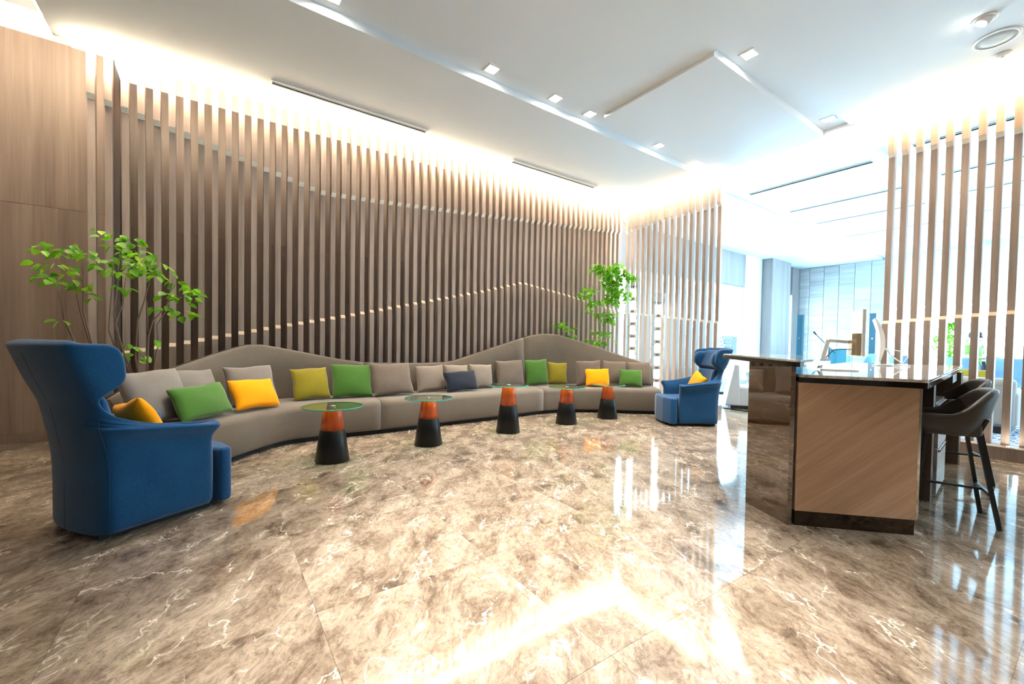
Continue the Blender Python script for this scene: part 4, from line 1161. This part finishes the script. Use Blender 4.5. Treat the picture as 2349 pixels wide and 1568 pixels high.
obj('microphone', MB().tube([(0, .44, 1.72), (0, .36, 1.62)], [.028, .018], 10), M['tblack'], r)
for k in range(3):
    a = 2*PI*k/3
    obj('leg', MB().tube([(0, 0, .06), (.3*math.cos(a), .3*math.sin(a), .01)], .012, 6), M['tblack'], r)
r = thing('equipment_case', 'teal equipment case on a stand behind the bar top in the far lounge', 'case', (16.5, 5.08, 0))
obj('body', MB().box(-.2, .2, -.24, .24, .62, 1.16), M['cyan'], r, .02)
obj('handle', MB().tube([(-.0, -.10, 1.16), (-.0, -.08, 1.20), (0, .08, 1.20), (0, .10, 1.16)], .012, 6), M['chrome'], r)
for sx in (-1, 1):
    for sy in (-1, 1): obj('leg', MB().tube([(sx*.15, sy*.18, .63), (sx*.17, sy*.2, 0)], .016, 6), M['chrome'], r)
# lounge plant
pr3 = thing('potted_tree', 'leafy green plant in a white pot by the far windows, seen between right slats', 'plant', (16.9, 2.65, 0))
obj('pot', MB().lathe([(.18, 0), (.24, .5), (.22, .5), (.2, .46)], 24), M['pc'], pr3)
obj('stem', MB().tube([(0, 0, .45), (.02, .02, .9), (0, -.02, 1.4)], [.03, .02, .01], 8), M['bark'], pr3)
m = MB()
for _ in range(520):
    a = rnd.uniform(0, 2*PI); q = math.sqrt(rnd.random()); zz = rnd.uniform(.85, 2.0)
    rr = .42*(1-abs(zz-1.35)/.8)
    c = Vector((rr*q*math.cos(a), rr*q*math.sin(a), zz))
    rot = Matrix.Rotation(rnd.uniform(0, 2*PI), 4, 'Z') @ Matrix.Rotation(rnd.uniform(.1, 1.1), 4, 'Y') @ Matrix.Rotation(rnd.uniform(-.6, .6), 4, 'X')
    vs = [(0, 0, 0), (.05, .035, .004), (.05, 0, -.003), (.05, -.035, .004), (.12, 0, -.01)]
    m.add([c+rot @ Vector(v) for v in vs], [(0, 2, 1), (0, 3, 2), (1, 2, 4), (2, 3, 4)], True)
obj('foliage', m, M['leaf'], pr3)['kind'] = 'stuff'

# ------------------------------------------------------------------ person in the lounge
def person(x, y, yaw):
    r = thing('person', 'person in a green polo shirt and pale face mask, dark hair, standing beyond the slats', 'person', (x, y, 0), yaw)
    J = {'pelvis': (0, 0, .86), 'waist': (.0, 0, 1.0), 'chest': (-.01, 0, 1.20), 'neck0': (.0, 0, 1.33), 'neck': (.02, 0, 1.385), 'head': (.035, 0, 1.46), 'crown': (.03, 0, 1.54),
         'hl': (0, .09, .84), 'kl': (.03, .10, .46), 'al': (-.01, .10, .07), 'tl': (.13, .11, .03), 'hr': (0, -.09, .84), 'kr': (.02, -.10, .46), 'ar': (-.03, -.10, .07), 'tr': (.11, -.11, .03),
         'sl': (0, .17, 1.28), 'el': (.02, .21, 1.02), 'wl': (.22, .13, 1.05), 'sr': (0, -.17, 1.28), 'er': (.02, -.21, 1.02), 'wr': (.22, -.13, 1.05)}
    Rr = {'pelvis': .135, 'waist': .12, 'chest': .145, 'neck0': .07, 'neck': .05, 'head': .085, 'crown': .07, 'hl': .09, 'kl': .06, 'al': .042, 'tl': .035, 'hr': .09, 'kr': .06, 'ar': .042, 'tr': .035,
          'sl': .06, 'el': .045, 'wl': .03, 'sr': .06, 'er': .045, 'wr': .03}
    E = [('pelvis', 'waist'), ('waist', 'chest'), ('chest', 'neck0'), ('neck0', 'neck'), ('neck', 'head'), ('head', 'crown'), ('pelvis', 'hl'), ('hl', 'kl'), ('kl', 'al'), ('al', 'tl'), ('pelvis', 'hr'), ('hr', 'kr'), ('kr', 'ar'), ('ar', 'tr'),
         ('chest', 'sl'), ('sl', 'el'), ('el', 'wl'), ('chest', 'sr'), ('sr', 'er'), ('er', 'wr')]
    def skin(name, names, edges, mat, parent, grow=0, sub=1):
        idx = {n: i for i, n in enumerate(names)}
        me = bpy.data.meshes.new(name)
        me.from_pydata([J[n] for n in names], [(idx[a], idx[b]) for a, b in edges], [])
        me.materials.append(mat)
        o = bpy.data.objects.new(name, me); COL.objects.link(o); o.parent = parent
        sk = o.modifiers.new('skin', 'SKIN'); sk.use_smooth_shade = True
        for n, v in zip(names, me.skin_vertices[0].data):
            v.radius = (Rr[n]+grow, Rr[n]+grow); v.use_root = (n == names[0])
        s_ = o.modifiers.new('sub', 'SUBSURF'); s_.levels = sub; s_.render_levels = sub
        return o
    # hands with five fingers on the body skeleton
    for s, sy in (('l', 1), ('r', -1)):
        w = Vector(J['w'+s])
        J['p'+s] = tuple(w+Vector((.05, -.01*sy, .01))); Rr['p'+s] = .028; E.append(('w'+s, 'p'+s))
        for f in range(4):
            k1, k2 = 'f%s%da' % (s, f), 'f%s%db' % (s, f)
            J[k1] = tuple(w+Vector((.105, sy*(.028-.019*f)-.01*sy, .01-.004*abs(f-1)))); J[k2] = tuple(w+Vector((.135-.008*abs(f-1), sy*(.028-.019*f)-.012*sy, -.012)))
            Rr[k1] = .009; Rr[k2] = .007; E += [('p'+s, k1), (k1, k2)]
        J['t'+s+'h'] = tuple(w+Vector((.06, -.045*sy, .02))); Rr['t'+s+'h'] = .009; E.append(('p'+s, 't'+s+'h'))
    body = skin('body', list(J), E, M['skin'], r)
    skin('shirt', ['waist', 'chest', 'neck0', 'sl', 'sr', 'pelvis'], [('waist', 'chest'), ('chest', 'neck0'), ('chest', 'sl'), ('chest', 'sr'), ('waist', 'pelvis')], M['shirt'], r, .018)
    Jm = {'el2': .5}
    for s in ('l', 'r'):
        a, b = Vector(J['s'+s]), Vector(J['e'+s])
        obj('sleeve', MB().tube([a+Vector((0, 0, .02)), a*.55+b*.45, a*.35+b*.65], [.075, .07, .068], 14), M['shirt'], r)
    skin('trousers', ['pelvis', 'hl', 'kl', 'al', 'hr', 'kr', 'ar'], [('pelvis', 'hl'), ('hl', 'kl'), ('kl', 'al'), ('pelvis', 'hr'), ('hr', 'kr'), ('kr', 'ar')], M['trouser'], r, .012)
    # hair cap, mask, eyes, nose, ears
    h = MB().lathe([(.098, -.02), (.104, .03), (.098, .075), (.07, .11), (.03, .125), (.002, .128)], 20, (.015, 0, 1.49))
    obj('hair', h, M['hair'], r)
    obj('mask', MB().lathe([(.02, -.06), (.06, -.04), (.068, 0), (.055, .03)], 16, (.065, 0, 1.44)), M['mask'], r)
    obj('nose', MB().tube([(.115, 0, 1.49), (.135, 0, 1.47), (.12, 0, 1.455)], [.008, .014, .01], 8), M['skin'], r)
    for sy in (-1, 1):
        obj('eye', MB().lathe([(.002, -.009), (.009, 0), (.002, .009)], 10, (.112, sy*.035, 1.497)), M['hair'], r)
        obj('ear', MB().lathe([(.004, -.03), (.014, -.01), (.016, .01), (.004, .03)], 10, (.02, sy*.098, 1.475)), M['skin'], r)
person(13.35, 1.72, R(-105))

# ------------------------------------------------------------------ building outside the side window
fb = thing('building', 'patterned mauve and blue building outside the lounge side window', 'building', (30.5, 16.4, 0))
obj('wall', MB().box(-9, 5, .1, 3, -1, 1.95), M['facade_c'], fb)
m1, m2 = MB(), MB()
for i in range(46):
    for j in range(11):
        x = -9+.22*i; z = -.9+.26*j
        (m1 if (i+j) % 2 else m2).box(x+.02, x+.17, .02, .1, z, z+.17)
for k in range(26):
    x = 1.2+.15*k
    m2.add([(x, .0, -.9), (x+.07, .0, -.9), (x+.07-1.3, .0, 1.95), (x-1.3, .0, 1.95), (x, .09, -.9), (x+.07, .09, -.9), (x+.07-1.3, .09, 1.95), (x-1.3, .09, 1.95)], [(0, 1, 2, 3), (4, 7, 6, 5), (0, 4, 5, 1), (1, 5, 6, 2), (2, 6, 7, 3), (3, 7, 4, 0)])
o = obj('facade_tiles', m1, M['facade_a'], fb); o['kind'] = 'stuff'
o = obj('facade_fins', m2, M['facade_b'], fb); o['kind'] = 'stuff'
struct('ground_outside', MB().box(-10, 60, 7.2, 60, -1.2, -1.0), M['offwhite'])
